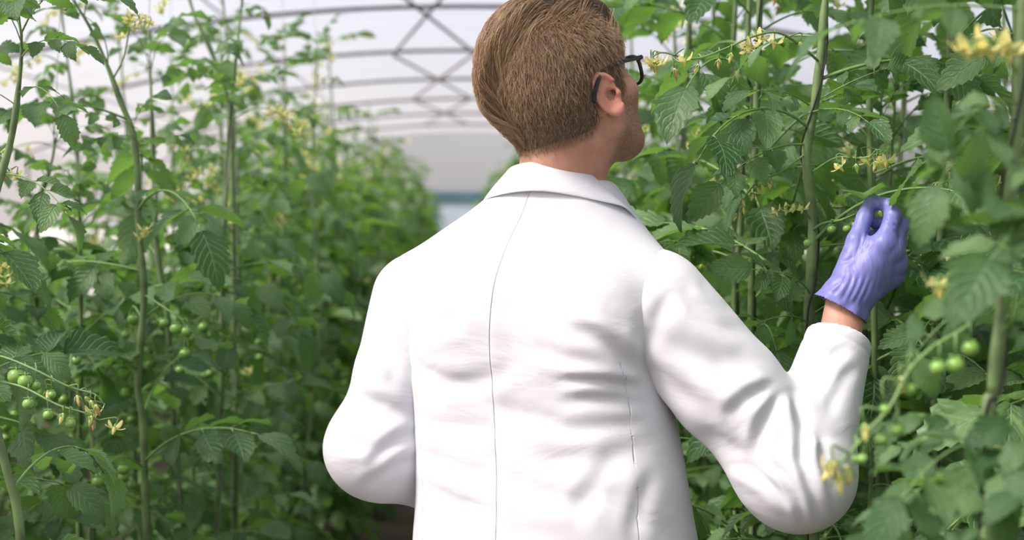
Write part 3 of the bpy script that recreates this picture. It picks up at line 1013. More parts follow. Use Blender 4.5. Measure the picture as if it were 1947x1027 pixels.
r_folds = [
    ((1300, 560), (1420, 640), .0035, 20, 10), ((1250, 640), (1450, 700), .0040, 24, 14), ((1215, 690), (1370, 830), .0045, 20, -14), ((1240, 770), (1400, 890), .0035, 18, -10),
    ((1470, 735), (1380, 790), .0050, 14, 6), ((1490, 745), (1440, 860), .0060, 13, 12), ((1505, 745), (1520, 880), .0060, 12, -10), ((1500, 760), (1590, 840), .0040, 13, 10),
    ((1400, 880), (1500, 960), .0045, 12, -8), ((1470, 880), (1530, 980), .0050, 10, -6), ((1520, 850), (1560, 980), .0055, 10, 4), ((1560, 830), (1590, 950), .0040, 10, 4),
    ((1600, 660), (1560, 740), .0030, 12, 6), ((1620, 700), (1575, 790), .0030, 13, 6), ((1330, 530), (1400, 600), .0025, 14, 6), ((1270, 560), (1230, 660), .0030, 16, 0),
    ((1350, 690), (1450, 760), .0030, 18, 8), ((1330, 820), (1460, 900), .003, 16, -8), ((1540, 680), (1620, 660), .0022, 12, 4),
]
sleeve('sleeve', S_R, E_R, W_R, 0.080, 0.080, 0.070, 0.0485, r_folds, (0.15, 1.86, 1.00), (0.68, 2.24, 1.50), (E_R * 0.94 + S_R * 0.06 + np.array((-0.004, -0.008, -0.004)), 0.068))
l_folds = [
    ((700, 620), (755, 720), .0040, 14, -8), ((790, 820), (700, 890), .0050, 13, 8), ((770, 790), (650, 770), .0045, 16, 8), ((790, 870), (690, 930), .0040, 12, 6),
    ((730, 560), (690, 640), .0040, 12, 6), ((650, 720), (740, 770), .0030, 14, 6), ((640, 830), (720, 850), .0030, 14, 6), ((700, 590), (720, 600), .0035, 9, 0),
]
sleeve('sleeve', S_L, E_L, W_L, 0.070, 0.066, 0.062, 0.050, l_folds, (-0.26, 2.0, 0.88), (0.30, 2.58, 1.50), (E_L + np.array((-0.004, 0.02, -0.006)), 0.062))

# collar: a folded band round the neck, dropping to the lapels in front
def collar():
    n = 72
    a = np.linspace(-2.45, 2.45, n)              # 0 = centre back, + towards the right side
    prof = []
    for k, ang in enumerate(a):
        f_ = abs(ang) / 2.45
        fr_ = sst(np.array(f_), 0.45, 1.0)
        c_top = NECK_BASE + (HC - NECK_BASE) / np.linalg.norm(HC - NECK_BASE) * 0.065
        rt_u, rt_v = 0.072, 0.076
        dirn = np.array((math.sin(ang) * bc + -math.cos(ang) * bs, -math.sin(ang) * bs - math.cos(ang) * bc, 0))
        lat = np.array((math.sin(ang), -math.cos(ang)))
        def pt(ru, rv, z, dv=0.0):
            q = b2w(lat[0] * ru, lat[1] * rv + dv, 0)
            return np.array((q[0] + NECK_BASE[0] - PO[0], q[1] + NECK_BASE[1] - PO[1], z))
        zt = 1.573 - 0.070 * float(fr_)
        zb = 1.536 - 0.085 * float(fr_)
        side = math.sin(ang) ** 2 * (1.25 if ang > 0 else 0.75)
        zt -= 0.016 * side; zb -= 0.020 * side
        inner_b = pt(0.070, 0.074, zb + 0.004)
        inner_t = pt(0.0685, 0.072, zt - 0.004)
        top = pt(0.0715, 0.0755, zt)
        out_t = pt(0.0755, 0.0800, zt - 0.006)
        mid = pt(0.0865 + 0.013 * side, 0.0885, (zt + zb) / 2 - 0.004)
        bot = pt(0.0980 + 0.028 * side, 0.0965, zb - 0.008)
        bot_i = pt(0.0940 + 0.028 * side, 0.0925, zb - 0.010)
        und = pt(0.0845 + 0.013 * side, 0.0870, (zt + zb) / 2 - 0.006)
        prof.append([inner_b, inner_t, top, out_t, mid, bot, bot_i, und])
    V = np.array(prof)
    m = V.shape[1]
    V = V.reshape(-1, 3)
    i, j = np.meshgrid(np.arange(n - 1), np.arange(m), indexing='ij')
    a0 = (i * m + j).ravel(); a1 = (i * m + (j + 1) % m).ravel()
    F = [np.stack([a0, a1, a1 + m, a0 + m], 1)]
    F.append(np.array([[0, 7, 4, 3], [0, 3, 2, 1], [7, 6, 5, 4]] + [[(n - 1) * m + q for q in r] for r in ([0, 3, 4, 7], [0, 1, 2, 3], [7, 4, 5, 6])]))
    return V, F
V, F = collar()
co = part('collar', V, F, M_coat, coat)
md = co.modifiers.new('round', 'SUBSURF'); md.levels = 2; md.render_levels = 2

# front of the coat: placket strip and buttons
M_button = simple('white_button', (0.75, 0.75, 0.74), 0.3)
mb = MB()
pl = []
for z in np.linspace(0.60, 1.36, 30):
    hd = float(smooth_tab(z, KD)); cvv = float(smooth_tab(z, KV))
    pl += [b2w(-0.022, cvv + hd * 0.985, z), b2w(-0.022, cvv + hd * 0.985 + 0.005, z), b2w(0.022, cvv + hd * 0.985 + 0.005, z), b2w(0.022, cvv + hd * 0.985, z)]
i = np.arange(29)
mb.add(np.array(pl) - PO, np.concatenate([np.stack([i * 4 + j, i * 4 + (j + 1) % 4, i * 4 + 4 + (j + 1) % 4, i * 4 + 4 + j], 1) for j in range(4)]))
link('placket', mb.mesh('placket', [M_coat], False), coat)
for z in (0.72, 0.86, 1.00, 1.14, 1.28):
    c = b2w(0, float(smooth_tab(z, KV)) + float(smooth_tab(z, KD)) * 0.985 + 0.004, z)
    d = b2w(0, 1, 0) - b2w(0, 0, 0)
    V, F = tube([c, c + d * 0.003, c + d * 0.004], [0.0085, 0.0085, 0.006], 14)
    link('button', mesh_np('button', V - PO, F, [M_button]), coat)

# ---- gloves
M_glove, t, b, o = new_mat('violet_nitrile')
tc = N(t, 'ShaderNodeTexCoord')
nz = N(t, 'ShaderNodeTexNoise', i_Scale=55.0, i_Detail=3.0, i_Distortion=1.0)
mp = N(t, 'ShaderNodeMapping'); mp.inputs['Scale'].default_value = (1.6, 1, 0.55); mp.inputs['Rotation'].default_value = (0, R(-30), 0)
t.links.new(tc.outputs['Object'], mp.inputs[0]); t.links.new(mp.outputs[0], nz.inputs['Vector'])
t.links.new(ramp(t, nz.outputs[0], [(0.3, (0.15, 0.16, 0.43)), (0.7, (0.205, 0.215, 0.52))]), b.inputs['Base Color'])
b.inputs['Roughness'].default_value = 0.42
b.inputs['Specular IOR Level'].default_value = 0.4
bp = N(t, 'ShaderNodeBump', i_Strength=0.30, i_Distance=0.003); t.links.new(nz.outputs[0], bp.inputs['Height']); t.links.new(bp.outputs[0], b.inputs['Normal'])
HY = 2.115
def hp(px, py, d):
    return np.array(at(px, py, HY + d))
fingers = {
    'index': [(1681, 464, .000, .0138), (1698, 410, .014, .0126), (1688, 391, .032, .0108), (1669, 384, .046, .0094)],
    'middle': [(1696, 478, .006, .0134), (1714, 428, .028, .0120), (1693, 424, .050, .0106), (1664, 424, .050, .0094)],
    'ring': [(1703, 502, .016, .0126), (1710, 460, .046, .0112), (1686, 452, .060, .0102), (1658, 448, .050, .0090)],
    'little': [(1698, 526, .026, .0112), (1701, 490, .052, .0100), (1682, 476, .062, .0092), (1658, 472, .052, .0084)],
}
thumb = [(1607, 520, .012, .0175), (1628, 458, .022, .0142), (1644, 414, .036, .0120), (1655, 384, .046, .0094)]
def glove_sdf(P):
    wr = hp(1606, 574, .006)
    f = d_cone(P, hp(1591, 574, .006), hp(1596, 562, .006), 0.0280, 0.0280)
    f = smin(f, d_cone(P, hp(1618, 584, .006), hp(1624, 568, .006), 0.0275, 0.0270), 0.02)
    for k, rr in (('index', .0185), ('middle', .0185), ('ring', .0175), ('little', .0160)):
        x, y, d, _ = fingers[k][0]
        a = {'index': (1612, 548, .004), 'middle': (1620, 552, .005), 'ring': (1626, 558, .010), 'little': (1630, 564, .014)}[k]
        f = smin(f, d_cone(P, hp(*a), hp(x, y, d + .006), 0.0215, rr), 0.018)
    g = None
    for k, ch in fingers.items():
        h = None
        for a, b_ in zip(ch[:-1], ch[1:]):
            c = d_cone(P, hp(*a[:3]), hp(*b_[:3]), a[3], b_[3])
            h = c if h is None else smin(h, c, 0.005)
        kn = d_sph(P, hp(ch[0][0], ch[0][1], ch[0][2] - .002), ch[0][3] + .001)
        h = smin(h, kn, 0.006)
        g = h if g is None else smin(g, h, 0.0028)
    f = smin(f, g, 0.010)
    h = None
    for a, b_ in zip(thumb[:-1], thumb[1:]):
        c = d_cone(P, hp(*a[:3]), hp(*b_[:3]), a[3], b_[3])
        h = c if h is None else smin(h, c, 0.006)
    web = d_cone(P, hp(1622, 500, .016), hp(1652, 470, .010), 0.012, 0.012)
    h = smin(h, web, 0.014)
    f = smin(f, h, 0.011)
    return f
gv, gq = nets(glove_sdf, hp(1530, 620, -.06), hp(1770, 350, .11), 0.0017)
# cut the wrist open and flare the cuff
cA, cB = hp(1556, 562, .006), hp(1642, 610, .006)
e = (cB - cA) / np.linalg.norm(cB - cA); up = np.cross(e, (0, 1, 0)); up = up if up[2] > 0 else -up
hh = (gv - cA) @ up
keep = hh > 0.0
sel = keep[gq].all(1)
gq = gq[sel]
used = np.zeros(len(gv), bool); used[gq.ravel()] = True
gq = (np.cumsum(used) - 1)[gq]; gv = gv[used]; hh = hh[used]
gv = relax(gv, gq, 1, 0.3)
gn = vnormals(gv, gq)
ang = np.arctan2((gv - (cA + cB) / 2) @ np.array((0, 1.0, 0)), (gv - (cA + cB) / 2) @ e)
lip = np.exp(-(hh / 0.010) ** 2)
dsp = 0.0045 * lip * (1 + 0.35 * np.sin(ang * 5 + 1) + 0.25 * np.sin(ang * 9)) + 0.0016 * np.exp(-(hh / 0.0022) ** 2)
glove_folds = [((1585, 560), (1612, 520), .0011, 4, 2), ((1600, 572), (1622, 522), .0013, 4, 2), ((1612, 572), (1636, 520), .0013, 4, 2), ((1622, 578), (1648, 522), .0012, 4, 2), ((1636, 575), (1655, 530), .0010, 4, 2),
               ((1600, 498), (1622, 488), .0009, 4, 3), ((1640, 470), (1650, 440), .0010, 3, 1), ((1630, 480), (1640, 440), .0009, 3, 1), ((1575, 548), (1600, 530), .0010, 4, 1), ((1690, 410), (1705, 420), .0008, 3, 1), ((1685, 420), (1706, 432), .0008, 3, 1)]
dsp += fold_disp(gv, gn, glove_folds)
gv = gv + gn * dsp[:, None]
glove = link('glove', mesh_np('glove', gv - PO, gq, [M_glove]), person)
md = glove.modifiers.new('skin', 'SOLIDIFY'); md.thickness = 0.0006; md.offset = -1
# the other glove, the same shape mirrored, at the hidden left wrist
gc = gv - HB_R
ax_r = (HB_R - W_R) / np.linalg.norm(HB_R - W_R); ax_l = (HB_L - W_L) / np.linalg.norm(HB_L - W_L)
gm = gc * np.array((-1, 1, 1))
axm = ax_r * np.array((-1, 1, 1))
Rq = np.array(Vector(axm).rotation_difference(Vector(ax_l)).to_matrix())
link('glove', mesh_np('glove', gm @ Rq.T + HB_L - PO, gq[:, ::-1], [M_glove]), person)

# ---- trousers and shoes, below the frame
M_trouser = simple('dark_trouser_cloth', (0.03, 0.035, 0.05), 0.8, 0.2, 40)
M_shoe = simple('dark_leather', (0.02, 0.018, 0.016), 0.4)
def trouser_sdf(P):
    f = d_cone(P, b2w(-0.06, 0, 0.96), b2w(0.06, 0, 0.96), 0.118, 0.118)
    for H, K, A in ((HIP_R, KN_R, AN_R), (HIP_L, KN_L, AN_L)):
        f = smin(f, d_cone(P, H, K, 0.095, 0.072), 0.03)
        f = smin(f, d_cone(P, K, A, 0.070, 0.062), 0.03)
    return smax(f, 0.075 - P[2], 0.004)
V, Q = nets(trouser_sdf, (-0.2, 1.9, 0.05), (0.5, 2.45, 1.1), 0.011)
part('trousers', V, Q, M_trouser)
for s, A in ((1, AN_R), (-1, AN_L)):
    fw = b2w(0, 1, 0) - b2w(0, 0, 0)
    heel, toe = A - fw * 0.05, A + fw * 0.19
    heel[2], toe[2] = 0.040, 0.034
    def shoe_sdf(P):
        f = d_cone(P, heel, toe, 0.040, 0.036)
        f = smin(f, d_cone(P, A + np.array((0, 0, 0.02)), heel + np.array((0, 0, 0.03)), 0.046, 0.04), 0.03)
        return smax(f, 0.002 - P[2], 0.004)
    V, Q = nets(shoe_sdf, np.minimum(heel, toe) - 0.09, np.maximum(heel, toe) + 0.12, 0.007)
    part('shoe', V, Q, M_shoe)

# ------------------------------------------------------------------ tomato leaves, flowers, fruit
def leaflet_vf(rg, rows=10, half=2, lobes=1.0, curl=0.5, cup=0.18):
    """One toothed leaflet, unit long along +Y, face up; returns verts, quads and (t, side, tint)."""
    t = np.linspace(0, 1, rows + 1)
    w = 0.33 * np.sin(np.pi * np.clip(t, 0, 1) ** 0.78) ** 0.85
    w[0], w[-1] = 0.012, 0.004
    cols = 2 * half + 1
    V, A = [], []
    ph = rg.uniform(0, 6.28)
    for i, tt in enumerate(t):
        for j in range(cols):
            q = (j - half) / half
            aq = abs(q)
            tooth = 1.0
            sw = 0.0
            if aq == 1 and 0 < i < rows:
                up_ = (i % 2 == 0)
                deep = lobes * (0.17 if tt < 0.6 else 0.13) * (10 / max(rows, 10)) ** 0.5
                tooth = 1.0 + (0.04 if up_ else -deep) * (1 + 0.25 * math.sin(ph + i)) + 0.10 * lobes * math.sin(ph + 15 * tt)
                sw = 0.030 if up_ else -0.012
            x = q * w[i] * tooth
            y = tt + sw * aq - 0.05 * aq * w[i]
            z = cup * abs(x) * 1.3 - curl * tt * tt * 0.55 + 0.03 * math.sin(ph + 9 * tt + 2.2 * q) * aq + 0.018 * (1 if i % 2 else -1) * (aq if aq < 1 else 0.5)
            V.append((x, y * (1 - 0.10 * curl * tt), z)); A.append((tt, q, 0.0))
    i, j = np.meshgrid(np.arange(rows), np.arange(cols - 1), indexing='ij')
    a = (i * cols + j).ravel()
    return np.array(V), np.stack([a, a + 1, a + cols + 1, a + cols], 1), np.array(A)

rgl = np.random.default_rng(21)
LEAFLETS = []                                   # detailed leaflets, each with its short stalk
LEAFLET_VF = []
for k in range(7):
    V, F, A = leaflet_vf(rgl, 16, 2, rgl.uniform(0.5, 1.1), rgl.uniform(0.15, 0.9), rgl.uniform(0.0, 0.35))
    LEAFLET_VF.append((V, F, A))
    mb = MB()
    mb.add(V + (0, 0.13, 0), F, 0, A)
    tv, tf = tube([(0, 0, 0), (0, 0.07, 0.004), (0, 0.16, 0)], [0.017, 0.014, 0.012], 5)
    mb.add(tv, tf, 1)
    LEAFLETS.append(mb.mesh('leaflet', [M_leaf, M_petiole]))
LOW_VF = [leaflet_vf(rgl, 6, 1, 0.9, rgl.uniform(0.2, 0.9), rgl.uniform(0, 0.35)) for k in range(6)]

def frame_m(p, d, up, scale=1.0):
    """4x4 taking +Y to d and +Z near up, at p."""
    d = np.asarray(d, float); d = d / (np.linalg.norm(d) + 1e-12)
    x = np.cross(d, up); x /= np.linalg.norm(x) + 1e-12
    z = np.cross(x, d)
    M = np.eye(4)
    M[:3, 0], M[:3, 1], M[:3, 2], M[:3, 3] = x * scale, d * scale, z * scale, p
    return M

class LeafKind:
    """A compound tomato leaf, unit long along +Y, drooping: a stalk and where its leaflets sit."""
    def __init__(s, rg, droop, npairs, side=0.0):
        n = 16
        ang = 0.35 - droop * np.linspace(0, 1, n) ** 1.2
        yaw = side * np.linspace(0, 1, n)
        step = 1 / (n - 1)
        D = np.stack([np.sin(yaw) * np.cos(ang), np.cos(yaw) * np.cos(ang), np.sin(ang)], 1)
        P = np.concatenate([[[0, 0, 0]], np.cumsum(D[:-1] * step, 0)])
        s.P, s.items = P, []
        s.rad = np.linspace(0.0105, 0.0045, n)
        def on(t):
            q = t * (n - 1); i = min(int(q), n - 2); f = q - i
            return P[i] * (1 - f) + P[i + 1] * f, D[i]
        ts = np.linspace(0.42, 0.86, npairs)
        upv = np.array((0, 0, 1.0))
        for k, t in enumerate(ts):
            for sd in (-1, 1):
                p, d = on(t + rg.uniform(-0.03, 0.03))
                lat = np.cross(d, upv); lat /= np.linalg.norm(lat)
                a = R(rg.uniform(48, 75))
                dd = d * math.cos(a) + sd * lat * math.sin(a) + np.array((0, 0, rg.uniform(-0.45, 0.12)))
                u_ = upv + rg.normal(0, 0.28, 3)
                s.items.append((frame_m(p, dd, u_, rg.uniform(0.26, 0.36)), rg.integers(7), True))
        for t in np.linspace(0.36, 0.92, npairs + 1):
            for sd in (-1, 1):
                if rg.random() < 0.10:
                    p, d = on(t)
                    lat = np.cross(d, upv); lat /= np.linalg.norm(lat)
                    dd = d * 0.4 + sd * lat + np.array((0, 0, rg.uniform(-0.3, 0.2)))
                    s.items.append((frame_m(p, dd, upv + rg.normal(0, 0.3, 3), rg.uniform(0.09, 0.15)), rg.integers(7), False))
        p, d = on(1.0)
        s.items.append((frame_m(p, d, upv + rg.normal(0, 0.2, 3), rg.uniform(0.38, 0.48)), rg.integers(7), True))
        # stalk with the small leaflets
        mb = MB()
        tv, tf = tube(P, s.rad, 6); mb.add(tv, tf, 1)
        for M, k, big in s.items:
            if not big:
                V, F, A = LEAFLET_VF[k]
                A = A.copy(); A[:, 2] = rg.random()
                mb.add(V, F, 0, A, M)
        s.stalk = mb.mesh('leaf', [M_leaf, M_petiole])
        # whole leaf as one mesh, in two grades
        mb = MB()
        tv, tf = tube(P[::3], s.rad[::3], 4); mb.add(tv, tf, 1)
        low = MB()
        tv, tf = tube(P[::5], s.rad[::5], 3, False); low.add(tv, tf, 1)
        for M, k, big in s.items:
            V, F, A = LEAFLET_VF[k]; A = A.copy(); A[:, 2] = rg.random(); mb.add(V, F, 0, A, M)
            V, F, A = LOW_VF[k % 6]; A = A.copy(); A[:, 2] = rg.random(); low.add(V, F, 0, A, M)
        s.whole = mb.mesh('leaf', [M_leaf, M_petiole])
        s.low = low
KINDS_ = [LeafKind(rgl, d, n, s) for d, n, s in ((0.9, 3, .1), (1.3, 3, -.2), (0.5, 2, .2), (1.7, 3, 0), (1.1, 2, -.3), (0.7, 3, .3), (1.5, 2, .1), (1.0, 3, -.1))]

def flower_mesh(rg, n=5):
    mb = MB()
    for k in range(n):
        a = k * 2 * np.pi / n + rg.uniform(-.1, .1)
        t = np.linspace(0, 1, 5)
        w = 0.0034 * np.sin(np.pi * (0.12 + 0.88 * (1 - t) ** 0.9)) + 0.0003
        r = 0.002 + 0.0125 * t; z = 0.004 - 0.009 * t ** 2 * rg.uniform(0.3, 1.6)
        V = np.concatenate([np.stack([r, -w, z], 1), np.stack([r, w * 0, z - 0.0012], 1), np.stack([r, w, z], 1)])
        i = np.arange(4)
        F = np.concatenate([np.stack([i, i + 1, i + 6, i + 5], 1), np.stack([i + 5, i + 6, i + 11, i + 10], 1)])
        ca, sa = math.cos(a), math.sin(a)
        M = np.eye(4); M[:2, :2] = [[ca, -sa], [sa, ca]]
        mb.add(V, F, 0, None, M)
        V2 = V * (0.75, 0.5, 0) + np.stack([0 * V[:, 0], 0 * V[:, 0], -0.002 + 0.35 * (V[:, 0])], 1)
        M2 = np.eye(4); a2 = a + 0.63; M2[:2, :2] = [[math.cos(a2), -math.sin(a2)], [math.sin(a2), math.cos(a2)]]
        mb.add(V2, F, 1, None, M2)
    tv, tf = tube([(0, 0, 0), (0, 0, 0.005), (0, 0, 0.012)], [0.0026, 0.0028, 0.0008], 7); mb.add(tv, tf, 0)
    tv, tf = tube([(0, 0, -0.004), (0, 0, 0.001)], [0.0015, 0.0025], 6); mb.add(tv, tf, 1)
    return mb.mesh('flower', [M_petal, M_sepal])
def bud_mesh(wilted):
    mb = MB()
    tv, tf = tube([(0, 0, 0), (0, 0, 0.004), (0, 0, 0.010), (0, 0, 0.017)], [0.0012, 0.0030, 0.0026, 0.0006], 7); mb.add(tv, tf, 0)
    for k in range(5):
        a = k * 1.2566
        d = np.array((math.cos(a), math.sin(a), 0))
        tv, tf = tube([(0, 0, 0.001), d * 0.004 + (0, 0, 0.004), d * 0.007 + (0, 0, 0.011)], [0.0011, 0.0011, 0.0003], 4); mb.add(tv, tf, 1)
    return mb.mesh('bud', [M_wilt if wilted else M_petal, M_sepal])
def tomato_mesh(rg):
    mb = MB()
    n, m = 14, 9
    V = []
    for i in range(m + 1):
        th = np.pi * i / m
        for j in range(n):
            a = 2 * np.pi * j / n
            rr = math.sin(th) * (1 + 0.03 * math.cos(5 * a) * (1 if i < 4 else 0))
            V.append((rr * math.cos(a), rr * math.sin(a), math.cos(th) * 0.92 - 0.10 * math.exp(-(th / 0.35) ** 2)))
    V = np.array(V) * 0.0125 + (0, 0, -0.0115)
    i, j = np.meshgrid(np.arange(m), np.arange(n), indexing='ij')
    a0 = (i * n + j).ravel(); a1 = (i * n + (j + 1) % n).ravel()
    mb.add(V, np.stack([a0, a0 + n, a1 + n, a1], 1), 0)
    for k in range(5):
        a = k * 1.2566 + rg.uniform(-.2, .2)
        d = np.array((math.cos(a), math.sin(a), 0))
        P = [(0, 0, -0.001), d * 0.006 + (0, 0, 0.0005), d * 0.011 + (0, 0, rg.uniform(-0.004, 0.004))]
        tv, tf = tube(P, [0.0016, 0.0014, 0.0003], 4); mb.add(tv * 1.0, tf, 1)
    tv, tf = tube([(0, 0, -0.002), (0, 0, 0.004)], [0.002, 0.0014], 6); mb.add(tv, tf, 1)
    return mb.mesh('tomato', [M_fruit, M_sepal])
FLOWERS = [flower_mesh(rgl) for _ in range(3)]
BUDS = [bud_mesh(False), bud_mesh(True)]
TOMATOES = [tomato_mesh(rgl) for _ in range(2)]
LEAF_COUNT = [0]

def place(name, me, parent, M):
    o = bpy.data.objects.new(name, me)
    COL.objects.link(o)
    o.parent = parent
    o.matrix_basis = Matrix([list(r) for r in M])
    return o

# the man and the camera's view of him are kept free of leaves
MAN = [(b2w(0, 0, 0.9), b2w(0, 0, 1.35), 0.20), (b2w(0, 0, 1.3), HC, 0.13), (S_R, E_R, 0.09), (E_R, HB_R, 0.075), (HB_R, np.array(hp(1690, 430, .03)), 0.065), (S_L, E_L, 0.09), (E_L, W_L, 0.08), (b2w(0, 0, 0), b2w(0, 0, 0.9), 0.17)]
MAN_POLY = np.array([(1215, 60), (1240, 110), (1235, 280), (1170, 330), (1210, 405), (1320, 470), (1420, 600), (1490, 725), (1540, 650), (1555, 560), (1600, 440), (1650, 365), (1735, 400), (1725, 500), (1650, 610), (1645, 760), (1600, 960), (1500, 1010), (1350, 900), (1350, 1040), (780, 1040), (780, 975), (630, 900), (620, 820), (700, 560), (780, 450), (930, 360), (890, 160), (920, 30), (1000, -20), (1180, -20)], float)
def in_poly(p):
    x, y = p[:, 0], p[:, 1]
    inside = np.zeros(len(p), bool)
    q = MAN_POLY
    j = len(q) - 1
    for i in range(len(q)):
        c = ((q[i, 1] > y) != (q[j, 1] > y)) & (x < (q[j, 0] - q[i, 0]) * (y - q[i, 1]) / (q[j, 1] - q[i, 1] + 1e-9) + q[i, 0])
        inside ^= c
        j = i
    return inside
def clear_of_man(pts, margin=1.0):
    pts = np.asarray(pts)
    for a, b_, r in MAN:
        ab = b_ - a
        t = np.clip(((pts - a) @ ab) / (ab @ ab), 0, 1)
        if (np.linalg.norm(pts - a - t[:, None] * ab, axis=1) < r * margin).any():
            return False
    front = pts[(pts[:, 1] < 2.3) & (pts[:, 1] > 0.1)]
    if len(front) and in_poly(project(front)).any():
        return False
    # nothing hangs right in front of the lens
    if ((pts[:, 1] < 1.05) & (pts[:, 1] > -0.6) & (np.abs(pts[:, 0]) < 0.42 + 0.1 * np.maximum(pts[:, 1], 0))).any():
        return False
    return True

def leaf_points(kind, M):
    P = np.concatenate([kind.P[::4], [m[0][:3, 3] + m[0][:3, 1] * 0.9 for m in kind.items if m[2]]])
    return P @ M[:3, :3].T + M[:3, 3]

def add_leaf(plant, kind, M, detail, mi=0):
    o = place('leaf', kind.stalk if detail == 'near' else kind.whole, plant, M)
    if detail == 'near':
        for m, k, big in kind.items:
            if big:
                place('leaflet', LEAFLETS[k], o, m)
                LEAF_COUNT[0] += 1
    LEAF_COUNT[0] += 1
    return o

def add_truss(plant, base, P, items, rg, name, r0=0.0022, hang=0.018):
    """A stalk through points P (world) with flowers, buds or tomatoes hung along it: items = [(kind, t, scale)]."""
    mb = MB()
    P = np.asarray([tuple(p) for p in P], float)
    S = spline(P, max(10, 5 * len(P)))
    mb.add(*tube(S - base, np.linspace(r0, r0 * 0.5, len(S)), 6))
    spots = []
    for k, (what, t, sc) in enumerate(items):
        q = min(t, 0.999) * (len(S) - 1); i = int(q); f = q - i
        p = S[i] * (1 - f) + S[min(i + 1, len(S) - 1)] * f
        sd = np.array((rg.normal(0, 0.6), rg.normal(0, 0.6), rg.uniform(-0.1, 0.35)))
        h = hang * rg.uniform(0.7, 1.3)
        e = p + sd * h * 0.7 + np.array((0, 0, -h * (0.8 if what == 'tomato' else 0.45)))
        mid = p + sd * h * 0.8 + np.array((0, 0, 0.15 * h))
        mb.add(*tube(spline([p, mid, e], 6) - base, np.linspace(r0 * 0.5, r0 * 0.42, 6), 5))
        spots.append((what, e, (e - mid), sc))
    o = link(name, mb.mesh(name, [M_petiole]), plant)
    for what, e, d, sc in spots:
        d = d / np.linalg.norm(d)
        if what == 'tomato':
            x = np.cross((0, 1, 0), -d + np.array((0, 0, .6))); z = (-d + np.array((0, 0, .6))); z /= np.linalg.norm(z); x /= np.linalg.norm(x)
            M = np.eye(4); M[:3, 0] = x * sc; M[:3, 2] = z * sc; M[:3, 1] = np.cross(z, x) * sc; M[:3, 3] = e - base
            place('tomato', TOMATOES[rg.integers(2)], o, M)
        else:
            z = d + rg.normal(0, 0.25, 3); z /= np.linalg.norm(z)
            x = np.cross((0.3, 1, 0.1), z); x /= np.linalg.norm(x)
            M = np.eye(4); M[:3, 0] = x * sc; M[:3, 2] = z * sc; M[:3, 1] = np.cross(z, x) * sc; M[:3, 3] = e - base
            me = FLOWERS[rg.integers(3)] if what == 'flower' else BUDS[1 if what == 'wilt' else 0]
            place('flower' if what == 'flower' else 'bud', me, o, M)
    return o

def random_truss(plant, base, p, az, rg, kind):
    L = rg.uniform(0.10, 0.2)
    d = np.array((math.cos(az), math.sin(az), 0))
    if kind == 'flower':
        P = [p, p + d * L * 0.5 + (0, 0, 0.03), p + d * L + (0, 0, 0.0), p + d * L * 1.25 + (0, 0, -0.04)]
        items = [(('flower' if rg.random() < 0.65 else rg.choice(['bud', 'wilt'])), t, rg.uniform(0.9, 1.25)) for t in np.linspace(0.45, 1, rg.integers(5, 9))]
    else:
        P = [p, p + d * L * 0.5 + (0, 0, 0.02), p + d * L * 0.9 + (0, 0, -0.05), p + d * L + (0, 0, -0.14)]
        items = [('tomato', t, rg.uniform(0.7, 1.25)) for t in np.linspace(0.35, 1, rg.integers(5, 9))]
    if not clear_of_man(np.array([tuple(q) for q in P]), 1.1):
        return
    add_truss(plant, base, P, items, rg, 'flower_truss' if kind == 'flower' else 'fruit_truss')

